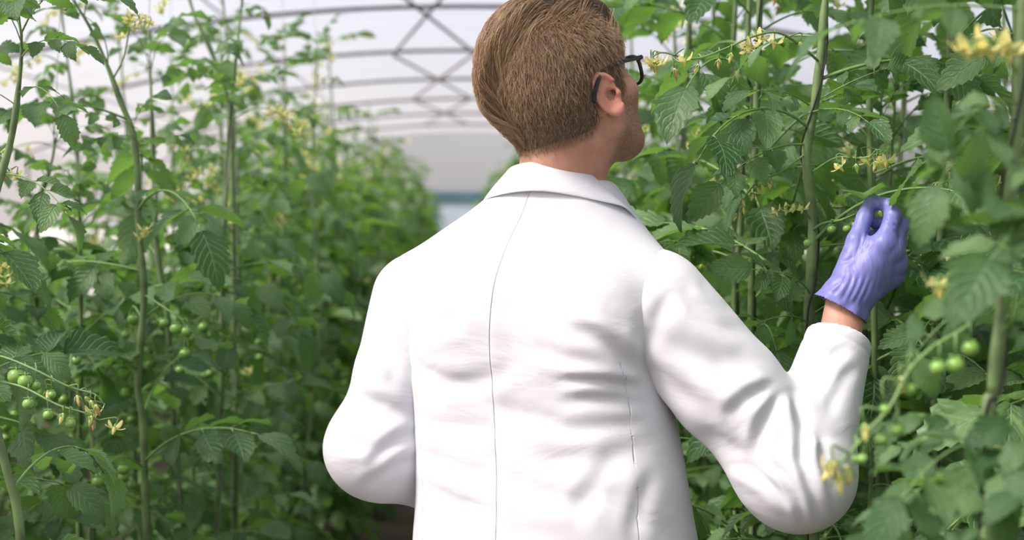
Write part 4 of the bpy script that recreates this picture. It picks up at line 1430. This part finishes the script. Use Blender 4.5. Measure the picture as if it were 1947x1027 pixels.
def tomato_plant(path, label, rg, detail='mid', group=None, r0=0.0085, r1=0.0045, z_leaf=(0.12, 9), node=0.085, leaf_len=(0.22, 0.34), flowers=2, fruits=2, string=True, thin_top=None, aim=None, skip=0.0, dark_string=False):
    """One plant: a stem along world points, leaves round it, trusses and the twine it climbs."""
    S = spline(path, 60)
    base = np.array((S[0, 0], S[0, 1], 0.0))
    t = thing('tomato_plant', label, 'plant', tuple(base), group)
    mb = MB(); mb.add(*tube(S - base, np.linspace(r0, r1, 60) * (1 + 0.10 * np.sin(np.linspace(0, 55, 60))) * np.interp(np.linspace(0, 1, 60), [0, .8, 1], [1, 1, .3]), 8))
    link('stem', mb.mesh('stem', [M_stem]), t)
    if string:
        a = np.linspace(0, 1, 60)
        tw = np.stack([np.cos(a * 16) , np.sin(a * 16), 0 * a], 1) * (np.linspace(r0, r1, 60) + 0.0012)[:, None]
        Z = S + tw
        top = np.array((S[-1, 0] * 0.6 + base[0] * 0.4, S[-1, 1], 2.45))
        if S[-1, 2] < 2.40:
            Z = np.concatenate([Z, [Z[-1] * 0.5 + top * 0.5, top]])
        mb = MB(); mb.add(*tube(Z - base, 0.0016 if dark_string else 0.0011, 4))
        link('support_string', mb.mesh('support_string', [M_string if dark_string else M_string_pale]), t)
    seg = np.linalg.norm(np.diff(S, axis=0), axis=1); cum = np.concatenate([[0], np.cumsum(seg)])
    s, az = rg.uniform(0, node), rg.uniform(0, 6.28)
    zt = S[-1, 2]
    nodes = []
    while s < cum[-1]:
        i = int(np.searchsorted(cum, s)) - 1; i = max(0, min(i, 58)); f = (s - cum[i]) / (seg[i] + 1e-9)
        p = S[i] * (1 - f) + S[i + 1] * f
        nodes.append((p, az, s / cum[-1]))
        az += 2.4 + rg.uniform(-0.5, 0.5)
        s += node * rg.uniform(0.75, 1.25)
    for p, a, f in nodes:
        if not (z_leaf[0] < p[2] < z_leaf[1]) or rg.random() < skip:
            continue
        if thin_top is not None and p[2] > thin_top and rg.random() < 0.10:
            continue
        for tries in range(5):
            a_ = a if tries == 0 else rg.uniform(0, 6.28)
            k = KINDS_[rg.integers(len(KINDS_))]
            L = rg.uniform(*leaf_len) * (0.72 if thin_top and p[2] > thin_top else 1) * (1 - 0.55 * max(0, (f - 0.8) / 0.2))
            el = rg.uniform(-0.1, 0.45) + (0.3 if f > 0.9 else 0)
            d = np.array((math.cos(a_) * math.cos(el), math.sin(a_) * math.cos(el), math.sin(el)))
            M = frame_m(p, d, np.array((0, 0, 1.0)) + rg.normal(0, 0.18, 3), L)
            if clear_of_man(leaf_points(k, M)):
                M[:3, 3] -= base
                add_leaf(t, k, M, detail)
                break
    for k in range(4):                              # young leaves at the growing tip
        a_ = 1.6 * k + rg.uniform(0, 1)
        d = np.array((math.cos(a_) * 0.7, math.sin(a_) * 0.7, 0.8))
        M = frame_m(S[-1 - k], d, np.array((0, 0, 1.0)), rg.uniform(0.10, 0.16))
        M[:3, 3] -= base
        add_leaf(t, KINDS_[rg.integers(len(KINDS_))], M, 'mid')
    lo = [n for n in nodes if 0.5 < n[0][2] < 1.45]; hi = [n for n in nodes if 1.35 < n[0][2]]
    for k in range(fruits):
        if lo:
            n = lo[rg.integers(len(lo))]; random_truss(t, base, n[0], rg.uniform(0, 6.28), rg, 'fruit')
    for k in range(flowers):
        if hi:
            n = hi[rg.integers(len(hi))]; random_truss(t, base, n[0], rg.uniform(0, 6.28), rg, 'flower')
    return t, base

def upright(x, y, top, rg, lean=0.05):
    dx, dy = rg.normal(0, lean), rg.normal(0, lean)
    return [(x, y, 0), (x + dx * .4 + rg.normal(0, .012), y + dy * .4, top * .25), (x + dx * .6 + rg.normal(0, .02), y + dy * .6, top * .5), (x + dx + rg.normal(0, .02), y + dy, top * .75), (x + dx * 1.3 + rg.normal(0, .03), y + dy * 1.3, top)]

def ground(p, z=0.0, dx=0.0):
    return (p[0] + dx, p[1], z)

# ------------------------------------------------------------------ the right row
rp = np.random.default_rng(101)
# in focus behind the hand: the stem with dark twine
pts = [at(1538, 640, 2.30), at(1541, 540, 2.30), at(1546, 430, 2.30), at(1536, 330, 2.30), at(1534, 280, 2.30), at(1549, 200, 2.30), at(1560, 110, 2.30), at(1567, 25, 2.30), at(1574, -60, 2.30)]
path = [ground(pts[0], 0, .01), ground(pts[0], 0.45, -.01), ground(pts[0], 0.9, .012)] + [tuple(p) for p in pts] + [tuple(pts[-1] + Vector((0.02, 0.02, 0.25)))]
main_plant, mbase = tomato_plant(path, 'tomato plant with thick pale stem and dark twine, behind the gloved hand', rp, 'near', r0=0.0095, r1=0.0070, z_leaf=(0.5, 9), node=0.085, flowers=0, fruits=1, dark_string=True, leaf_len=(0.22, 0.34))
def px_truss(plant, base, pix, items, rg, name, r0=0.0022, hang=0.018):
    return add_truss(plant, base, [at(*q) for q in pix], items, rg, name, r0, hang)
fl = lambda ts, sc=1.05: [('flower', t, sc) for t in ts]
px_truss(main_plant, mbase, [(1558, 118, 2.30), (1520, 85, 2.25), (1478, 62, 2.22), (1430, 70, 2.20), (1380, 92, 2.19), (1320, 112, 2.18), (1262, 100, 2.18), (1240, 108, 2.18)],
         [('bud', .22, 1), ('flower', .30, 1.1), ('flower', .34, 1.15), ('flower', .42, 1.15), ('flower', .46, 1.0), ('bud', .55, 1), ('wilt', .6, 1), ('bud', .68, 1), ('wilt', .76, 1.2), ('flower', .80, 1.1), ('flower', .88, 1.1), ('flower', .95, 1.2), ('flower', .99, 1.1)], rp, 'flower_truss', 0.0024, 0.026)
px_truss(main_plant, mbase, [(1543, 440, 2.30), (1565, 425, 2.27), (1600, 418, 2.24), (1640, 402, 2.25), (1668, 396, 2.28)],
         [('tomato', .02, .72), ('tomato', .42, .62), ('tomato', .52, .58), ('tomato', .62, .60), ('bud', .75, 1), ('bud', .85, .9), ('wilt', .8, 1), ('bud', .97, .9)], rp, 'fruit_truss', 0.0026, 0.012)
# thick side stalk on the left of it, at the knee of the stem
def px_leaf(plant, base, pix0, pix1, kind, rg, scale=None, up=(0, -0.35, 1.0), detail='near'):
    """A leaf whose stalk starts at one pixel point and whose tip reaches another."""
    a, b_ = np.array(at(*pix0)), np.array(at(*pix1))
    k = KINDS_[kind]
    tip = k.P[-1] / np.linalg.norm(k.P[-1])
    d = b_ - a; L = np.linalg.norm(d) / np.linalg.norm(k.P[-1])
    M = frame_m(a, d, np.array(up, float), scale or L)
    # turn so that the drooping stalk's chord, not its first direction, points at the tip
    th = math.atan2(tip[2], tip[1]); c, s = math.cos(-th), math.sin(-th)
    Rx = np.eye(4); Rx[1, 1], Rx[1, 2], Rx[2, 1], Rx[2, 2] = c, -s, s, c
    M = M @ Rx
    M[:3, 3] = a - base
    return add_leaf(plant, k, M, detail)
px_leaf(main_plant, mbase, (1534, 275, 2.30), (1385, 345, 2.22), 0, rp)
px_leaf(main_plant, mbase, (1538, 200, 2.30), (1450, 175, 2.2), 2, rp)
px_leaf(main_plant, mbase, (1537, 215, 2.30), (1660, 225, 2.2), 5, rp)
px_leaf(main_plant, mbase, (1549, 195, 2.30), (1675, 120, 2.28), 2, rp, up=(0, -1, 0.3))
px_leaf(main_plant, mbase, (1541, 560, 2.30), (1440, 520, 2.2), 0, rp, up=(0, -.9, .6))
px_leaf(main_plant, mbase, (1540, 620, 2.30), (1420, 600, 2.22), 4, rp, up=(0, -.8, .6))
px_leaf(main_plant, mbase, (1541, 600, 2.30), (1640, 560, 2.34), 1, rp, up=(0, -.8, .6))
px_leaf(main_plant, mbase, (1545, 470, 2.30), (1740, 470, 2.36), 5, rp, up=(0, -.9, .5))

# nearest plant, at the right edge of the frame, out of focus
pts = [at(1878, 900, 1.38), at(1890, 740, 1.38), at(1908, 560, 1.38), at(1918, 400, 1.38), at(1938, 200, 1.38), at(1943, 40, 1.38), at(1948, -60, 1.38)]
path = [ground(pts[0], 0), ground(pts[0], 0.6, .01)] + [tuple(p) for p in pts] + [tuple(pts[-1] + Vector((0.01, 0.02, 0.22)))]
edge_plant, ebase = tomato_plant(path, 'nearest tomato plant, blurred at the right edge, a long fruit truss hanging', rp, 'near', r0=0.0082, r1=0.0062, z_leaf=(0.4, 1.05), node=0.10, flowers=0, fruits=0, dark_string=True, leaf_len=(0.20, 0.28))
px_truss(edge_plant, ebase, [(1900, 520, 1.38), (1870, 575, 1.36), (1840, 620, 1.35), (1775, 660, 1.33), (1728, 705, 1.32), (1695, 770, 1.31), (1660, 810, 1.31), (1610, 868, 1.31), (1590, 885, 1.31)],
         [('tomato', .22, .68), ('tomato', .30, .72), ('tomato', .38, .62), ('tomato', .46, .55), ('tomato', .54, .45), ('tomato', .62, .58), ('tomato', .70, .5), ('tomato', .77, .42), ('tomato', .82, .36), ('bud', .50, 1), ('bud', .66, 1), ('wilt', .86, 1), ('bud', .9, 1.2), ('bud', .95, 1.3), ('flower', .99, 1.1)], rp, 'fruit_truss', 0.0026, 0.022)
px_truss(edge_plant, ebase, [(1940, 150, 1.38), (1905, 90, 1.36), (1870, 75, 1.35), (1835, 80, 1.35)], fl((.35, .5, .6, .7, .82, .9, .98), 1.15), rp, 'flower_truss', 0.0018, 0.014)
px_leaf(edge_plant, ebase, (1895, 545, 1.40), (1735, 690, 1.44), 3, rp, up=(-.2, -.9, .6))
px_leaf(edge_plant, ebase, (1943, 20, 1.38), (1640, 45, 1.36), 2, rp, up=(0, -.25, 1))
px_leaf(edge_plant, ebase, (1915, 480, 1.38), (1830, 300, 1.30), 1, rp, up=(-.5, -.6, .3))
px_leaf(edge_plant, ebase, (1900, 850, 1.42), (1700, 860, 1.50), 0, rp, up=(0, -.5, 1))
px_leaf(edge_plant, ebase, (1890, 900, 1.42), (1740, 990, 1.40), 6, rp, up=(0, -.5, 1))
px_leaf(edge_plant, ebase, (1915, 420, 1.38), (2000, 480, 1.25), 0, rp, up=(0, -.7, .7))
px_leaf(edge_plant, ebase, (1890, 780, 1.38), (1960, 930, 1.25), 1, rp, up=(0, -.7, .7))
px_leaf(edge_plant, ebase, (1935, 230, 1.38), (1760, 330, 1.32), 4, rp, up=(-.2, -.5, .8))
px_leaf(edge_plant, ebase, (1938, 200, 1.38), (1800, 250, 1.34), 1, rp, up=(0, -.5, .9))
px_leaf(edge_plant, ebase, (1910, 600, 1.38), (1990, 640, 1.30), 2, rp, up=(0, -.7, .7))

for (x, y) in [(1.15, 1.5), (1.3, 2.5), (0.78, 2.75), (1.2, 3.2), (0.8, 3.35), (1.0, 1.9), (0.82, 2.62), (1.5, 2.0), (1.6, 3.0), (1.2, 4.0)]:
    tomato_plant(upright(x, y, rp.uniform(1.6, 1.85), rp, 0.05), 'shorter leafy tomato plant filling the dark depth of the right row', rp, 'mid', group='short plants filling the right row', node=0.055, flowers=0, fruits=2, z_leaf=(0.1, 1.75), leaf_len=(0.22, 0.32), string=False)
px_truss(main_plant, mbase, [(1540, 330, 2.30), (1590, 300, 2.26), (1640, 300, 2.20), (1700, 290, 2.19)], fl((.55, .68, .8, .88, .97), 1.05) + [('bud', .75, 1), ('bud', .6, 1), ('wilt', .9, 1)], rp, 'flower_truss', 0.002, 0.026)
px_truss(main_plant, mbase, [(1543, 420, 2.30), (1520, 390, 2.27), (1500, 392, 2.25), (1478, 398, 2.24)], fl((.35, .55, .78, .98), 0.85), rp, 'flower_truss', 0.0016, 0.012)
px_truss(main_plant, mbase, [(1535, 290, 2.30), (1480, 330, 2.28), (1440, 345, 2.27), (1400, 400, 2.27)], [('bud', q, .9) for q in (.4, .5, .6, .68, .76, .84, .92, .99)], rp, 'flower_truss', 0.0018, 0.016)
for q0, q1, kd, up_ in (((1885, 860, 1.38), (1735, 940, 1.29), 6, (0, -.5, 1)), ((1882, 890, 1.38), (1850, 1060, 1.26), 3, (0, -.8, .5)), ((1880, 880, 1.38), (1660, 990, 1.36), 1, (0, -.6, .8)), ((1918, 420, 1.38), (1925, 500, 1.22), 2, (.2, -.6, .7)),
                        ((1915, 460, 1.38), (1975, 420, 1.24), 5, (0, -.9, .4)), ((1890, 760, 1.38), (1990, 760, 1.30), 2, (0, -.8, .5)), ((1884, 850, 1.38), (1985, 960, 1.24), 0, (0, -.7, .7)), ((1885, 820, 1.38), (1690, 800, 1.44), 7, (0, -.5, .9)), ((1925, 330, 1.38), (2000, 330, 1.28), 0, (0, -.7, .7)),
                        ((1900, 640, 1.38), (1990, 560, 1.30), 7, (0, -.8, .5)), ((1886, 840, 1.38), (1780, 1040, 1.42), 4, (0, -.7, .6))):
    px_leaf(edge_plant, ebase, q0, q1, kd, rp, up=up_)
px_truss(edge_plant, ebase, [(1905, 560, 1.38), (1860, 530, 1.38), (1815, 525, 1.38), (1785, 530, 1.38)], fl((.98,), 1.1) + [('bud', .7, 1.1), ('bud', .8, 1.1)], rp, 'flower_truss', 0.0016, 0.010)
# the leaf tip held between finger and thumb hangs from the nearest plant
a_, b_ = np.array(at(1768, 303, 2.06)), np.array(at(1660, 374, 2.155))
place('leaf', LEAFLETS[2], edge_plant, frame_m(a_ - ebase, b_ - a_, np.array((-.3, -.25, .6)), np.linalg.norm(b_ - a_) / 1.12))
named = [
    (1790, 420, 2.42, 'tomato plant just behind the fingertips of the raised glove'),
    (1408, 420, 2.85, 'tomato plant with a straight bare stem above the right shoulder of the coat'),
    (1440, 150, 2.62, 'tomato plant rising beside the yellow flower truss right of the glasses'),
    (1300, 300, 3.45, 'tomato plant seen just right of the face and chin'),
]
for px, py, Y, lab in named:
    q = at(px, py, Y)
    lower = at(px - 12, 620, Y)
    path = [(lower.x, Y, 0), (lower.x + .01, Y, 0.6), tuple(lower), tuple(q), (q.x + .01, Y, q.z + .3), (q.x + .03, Y, 2.35)]
    path = [p for k, p in enumerate(path) if k == 0 or p[2] > path[k - 1][2] + 0.03]
    npl, nbs = tomato_plant(path, lab, rp, 'near', r0=0.0085, r1=0.0055, z_leaf=(0.55, 9), node=0.075, flowers=3, fruits=1, dark_string=True, leaf_len=(0.20, 0.32))
    if px == 1408:
        px_truss(npl, nbs, [(1408, 200, 2.85), (1395, 165, 2.80), (1375, 160, 2.78), (1355, 168, 2.76)], fl((.3, .5, .65, .8, .98), 1.1), rp, 'flower_truss', 0.0018, 0.018)
        px_truss(npl, nbs, [(1408, 360, 2.85), (1385, 335, 2.80), (1358, 338, 2.78)], fl((.6, .8, .98), 1.1), rp, 'flower_truss', 0.0018, 0.014)
for k, (x, y, det) in enumerate([(0.70, 2.46, 'near'), (0.95, 2.15, 'mid'), (0.98, 2.6, 'mid'), (0.62, 3.1, 'mid'), (0.93, 3.05, 'mid'), (0.60, 3.9, 'mid'), (0.96, 3.55, 'mid'), (1.05, 1.75, 'mid'), (0.90, 1.55, 'mid'), (1.35, 2.2, 'mid'), (1.40, 2.9, 'mid'), (1.30, 3.5, 'mid'), (1.25, 1.9, 'mid'), (1.45, 4.1, 'mid')]):
    lab = ['tomato plant in the shade under the raised right forearm', None][0 if k == 0 else 1]
    tomato_plant(upright(x, y, 2.35, rp, 0.03), lab or 'leafy tomato plant in the thick of the right row, hemmed in by other plants', rp, det,
                 group=None if lab else 'plants inside the right row', node=0.072, flowers=2, fruits=1, leaf_len=(0.20, 0.32), z_leaf=(0.4, 9) if k else (0.35, 1.45), string=bool(k))

# ------------------------------------------------------------------ the left row
lp_ = np.random.default_rng(202)
def px_plant(pix, lab, rg, detail, top=None, **kw):
    pts = [at(*q) for q in pix]
    path = [ground(pts[0], 0), ground(pts[0], max(0.3, pts[0].z * 0.6), .008)] + [tuple(p) for p in pts]
    return tomato_plant(path, lab, rg, detail, **kw)
A, ab = px_plant([(40, 1040, 2.05), (14, 900, 2.05), (-30, 720, 2.05), (-40, 520, 2.05), (-5, 360, 2.05), (22, 260, 2.05), (38, 140, 2.05), (42, 60, 2.05)],
         'nearest tomato plant of the left row, bare green stem curving at the left edge', lp_, 'near', r0=0.0078, r1=0.0045, z_leaf=(0.5, 1.20), node=0.10, flowers=0, fruits=0, string=False, leaf_len=(0.20, 0.28))
for (p0, p1, k) in (((40, 110, 2.05), (140, 90, 2.0), 1), ((30, 200, 2.05), (-80, 150, 2.0), 2), ((40, 70, 2.05), (20, -10, 2.1), 4), ((8, 330, 2.05), (130, 400, 2.0), 0), ((40, 180, 2.05), (120, 210, 1.98), 6)):
    px_leaf(A, ab, p0, p1, k, lp_)
px_truss(A, ab, [(-40, 670, 2.05), (10, 680, 2.02), (70, 705, 2.0), (130, 735, 2.0), (180, 750, 2.0), (198, 770, 2.0)],
         [('tomato', .15, .9), ('tomato', .24, 1.0), ('tomato', .33, .9), ('tomato', .4, .6), ('tomato', .5, .5), ('bud', .55, 1), ('wilt', .6, 1), ('bud', .68, 1), ('bud', .76, 1), ('wilt', .85, 1.1), ('flower', .97, 1.0)], lp_, 'fruit_truss', 0.0020, 0.02)
px_truss(A, ab, [(-30, 720, 2.05), (40, 735, 2.0), (110, 770, 1.98), (160, 785, 1.98), (190, 800, 1.98)],
         [('tomato', .3, .7), ('tomato', .45, .6), ('bud', .55, 1), ('tomato', .65, .6), ('bud', .75, 1), ('wilt', .85, 1), ('flower', .98, 1.0)], lp_, 'fruit_truss', 0.0018, 0.016)
B, bb = px_plant([(280, 1040, 2.86), (275, 900, 2.86), (272, 800, 2.86), (262, 735, 2.86), (268, 640, 2.86), (274, 560, 2.86), (268, 470, 2.86), (262, 400, 2.86), (261, 320, 2.86), (252, 250, 2.86), (230, 195, 2.86), (206, 130, 2.86), (170, 50, 2.86), (125, -20, 2.86)],
         'tall tomato plant of the left row, its long stem leaning left near the top', lp_, 'near', r0=0.0085, r1=0.0055, z_leaf=(0.45, 1.72), node=0.10, flowers=0, fruits=1, string=False, leaf_len=(0.22, 0.32))
for (p0, p1, k) in (((262, 245, 2.86), (170, 215, 2.8), 2), ((262, 260, 2.86), (170, 275, 2.8), 5), ((264, 300, 2.86), (320, 260, 2.8), 4), ((205, 120, 2.86), (130, 20, 2.8), 6), ((255, 230, 2.86), (300, 180, 2.8), 2)):
    px_leaf(B, bb, p0, p1, k, lp_)
px_truss(B, bb, [(215, 150, 2.86), (235, 110, 2.84), (245, 60, 2.82), (250, 30, 2.82), (275, 35, 2.8)], fl((.5, .6, .7, .8, .9, .95, .99)), lp_, 'flower_truss')
px_truss(B, bb, [(274, 560, 2.86), (320, 590, 2.80), (350, 615, 2.78), (360, 680, 2.78)], [('tomato', t, s) for t, s in ((.3, .8), (.45, 1), (.6, .9), (.72, .8), (.85, .9), (.97, .7))], lp_, 'fruit_truss')
px_truss(B, bb, [(272, 480, 2.86), (266, 445, 2.8), (275, 430, 2.78)], fl((.5, .8, .98)), lp_, 'flower_truss', 0.0016, 0.012)
px_truss(B, bb, [(275, 890, 2.86), (240, 870, 2.8), (200, 880, 2.78), (180, 900, 2.76)], [('tomato', t, 1.0) for t in (.4, .7, .95)], lp_, 'fruit_truss')
Cc, cb = px_plant([(447, 1040, 3.9), (446, 700, 3.9), (443, 450, 3.9), (440, 280, 3.9), (430, 180, 3.9), (402, 100, 3.9), (370, 30, 3.9), (352, -40, 3.9)],
         'tomato plant third along the left row, a pale flower cluster on its stem', lp_, 'near', r0=0.0095, r1=0.006, z_leaf=(0.3, 9), node=0.085, flowers=1, fruits=2, thin_top=1.6, leaf_len=(0.18, 0.28))
px_truss(Cc, cb, [(443, 430, 3.9), (425, 415, 3.85), (405, 415, 3.82), (392, 425, 3.8)], fl((.3, .45, .55, .65, .75, .85, .92, .99), 1.2), lp_, 'flower_truss')
px_truss(Cc, cb, [(446, 690, 3.9), (455, 700, 3.75), (470, 705, 3.7)], fl((.5, .8, .98), 1.2), lp_, 'flower_truss', 0.0016, 0.014)
px_plant([(175, 1040, 3.1), (172, 800, 3.1), (78, 640, 3.2), (70, 480, 3.2), (75, 380, 3.2), (95, 320, 3.2), (110, 250, 3.2)], 'tomato plant with an upright stem between the two nearest of the left row', lp_, 'near', r0=0.009, r1=0.005, z_leaf=(0.3, 9), node=0.085, flowers=1, fruits=2, thin_top=1.45, leaf_len=(0.18, 0.28))
px_plant([(350, 1040, 3.4), (330, 800, 3.4), (318, 600, 3.4), (300, 480, 3.4), (292, 330, 3.4), (288, 200, 3.4), (285, 100, 3.4)], 'tomato plant with a slim straight stem close behind the tall leaning one', lp_, 'near', r0=0.008, r1=0.005, z_leaf=(0.3, 9), node=0.085, flowers=1, fruits=2, thin_top=1.5, leaf_len=(0.18, 0.28))
for (x, y) in [(-0.80, 2.25), (-0.95, 2.75), (-0.82, 3.15), (-1.35, 2.6), (-1.4, 3.4), (-0.82, 3.7), (-0.85, 4.15), (-1.4, 4.2), (-0.8, 4.65), (-1.35, 5.0), (-0.8, 5.2)]:
    tomato_plant(upright(x, y, lp_.uniform(1.5, 1.75), lp_, 0.05), 'shorter leafy tomato plant filling the shaded lower part of the left row', lp_, 'mid', group='short plants filling the left row', node=0.046, flowers=1, fruits=2, z_leaf=(0.1, 1.5), leaf_len=(0.20, 0.30), string=False)
labels_ = ['leafy tomato plant in the crowded stretch of the left row, blurred among its neighbours']
for (x, y) in [(-1.0, 2.5), (-1.12, 3.3), (-0.62, 3.45), (-1.05, 3.85), (-0.64, 4.35), (-1.02, 4.5), (-0.64, 4.85), (-1.04, 5.1), (-0.62, 5.4), (-1.0, 5.8)]:
    tomato_plant(upright(x, y, lp_.uniform(2.05, 2.3), lp_, 0.05), labels_[0], lp_, 'mid', group='plants in the crowded left row', node=0.072, flowers=3, fruits=2, z_leaf=(0.15, 9), thin_top=1.5, leaf_len=(0.18, 0.28))

# ------------------------------------------------------------------ further plants: stem, foliage and flowers too small to part
def far_variant(rg, h, n_leaf, spread, top_thin, nfl):
    S = spline(upright(0, 0, h, rg, 0.05), 24)
    st = MB(); st.add(*tube(S, np.linspace(0.008, 0.004, 24), 5))
    fo = MB()
    for k in range(n_leaf):
        f = rg.uniform(0.06, 1.0)
        if f > top_thin and rg.random() < 0.5:
            f = rg.uniform(0.06, top_thin)
        p = S[min(int(f * 23), 22)]
        a = rg.uniform(0, 6.28); el = rg.uniform(-0.2, 0.5)
        d = np.array((math.cos(a) * math.cos(el), math.sin(a) * math.cos(el), math.sin(el)))
        M = frame_m(p, d, np.array((0, 0, 1.0)) + rg.normal(0, 0.2, 3), rg.uniform(*spread) * (1 - 0.5 * max(0, (f - .8) / .2)))
        lw = KINDS_[rg.integers(len(KINDS_))].low
        V = np.concatenate(lw.V) @ M[:3, :3].T + M[:3, 3]
        fo.V.append(V); fo.A.append(np.concatenate(lw.A))
        fo.F4 += [q + fo.n for q in lw.F4]; fo.m4 += lw.m4; fo.F3 += [q + fo.n for q in lw.F3]; fo.m3 += lw.m3
        fo.n += len(V)
    fl_ = MB()
    for k in range(nfl):
        p = S[min(int(rg.uniform(0.5, 1) * 23), 23)] + np.array((rg.normal(0, .12), rg.normal(0, .12), 0))
        for q in range(rg.integers(3, 7)):
            c = p + rg.normal(0, 0.02, 3)
            d = rg.normal(0, 1, (6, 3)); d /= np.linalg.norm(d, axis=1)[:, None]
            V = np.concatenate([[c], c + d * 0.014])
            fl_.add(V, np.array([[0, 1, 2], [0, 3, 4], [0, 5, 6], [0, 2, 3]]), 0)
    return st.mesh('stem', [M_stem]), fo.mesh('foliage', [M_leaf_far, M_petiole]), fl_.mesh('blossom', [M_petal])
rv = np.random.default_rng(303)
FAR_TALL = [far_variant(rv, rv.uniform(2.0, 2.3), 62, (0.22, 0.36), 0.75, 5) for _ in range(5)]
FAR_LOW = [far_variant(rv, rv.uniform(1.25, 1.5), 36, (0.22, 0.34), 0.9, 3) for _ in range(3)]
def far_plant(var, x, y, label, group, sc=1.0):
    t = thing('tomato_plant', label, 'plant', (x, y, 0), group)
    t.rotation_euler = (0, 0, rv.uniform(0, 6.28))
    t.scale = (sc, sc, sc)
    for nm, me, st in zip(('stem', 'foliage', 'blossom'), var, (0, 1, 1)):
        o = link(nm, me, t)
        if st:
            o['kind'] = 'stuff'
for k in range(25):
    y = 6.1 + 0.46 * k + 0.01 * k * k
    for x in (-0.66, -1.05):
        far_plant(FAR_TALL[rv.integers(5)], x + rv.normal(0, .05), y + rv.normal(0, .06), 'small blurred tomato plant far along the left row towards the end wall', 'far plants of the left row', rv.uniform(0.93, 1.05))
for k in range(25):
    y = 4.2 + 0.52 * k + 0.01 * k * k
    for x in (0.62, 1.0):
        far_plant(FAR_TALL[rv.integers(5)], x + rv.normal(0, .05), y + rv.normal(0, .06), 'blurred tomato plant far along the right row, glimpsed beside the face', 'far plants of the right row', rv.uniform(0.95, 1.06))
for k in range(12):
    far_plant(FAR_LOW[rv.integers(3)], 1.75 + rv.normal(0, .05), 1.6 + .5 * k, 'low tomato plant in the row behind the right row, seen only through its gaps', 'low plants behind the right row', rv.uniform(1.0, 1.15))
    far_plant(FAR_TALL[rv.integers(5)], 2.15 + rv.normal(0, .05), 2.0 + .8 * k, 'tall tomato plant far behind the right row, seen only through its gaps', 'tall plants behind the right row', rv.uniform(0.85, 0.95))
for k in range(20):
    y = 3.4 + 0.62 * k
    far_plant(FAR_LOW[rv.integers(3)], -2.25 + rv.normal(0, .06), y, 'low sunlit tomato plant in the row beyond the left row', 'low plants beyond the left row', rv.uniform(0.9, 1.05))
    if k < 14:
        far_plant(FAR_LOW[rv.integers(3)], -2.75 + rv.normal(0, .06), y + .2, 'low sunlit tomato plant in the row beyond the left row', 'low plants beyond the left row', rv.uniform(0.9, 1.05))
print('leaves and leaflets', LEAF_COUNT[0], 'objects', len(bpy.data.objects))
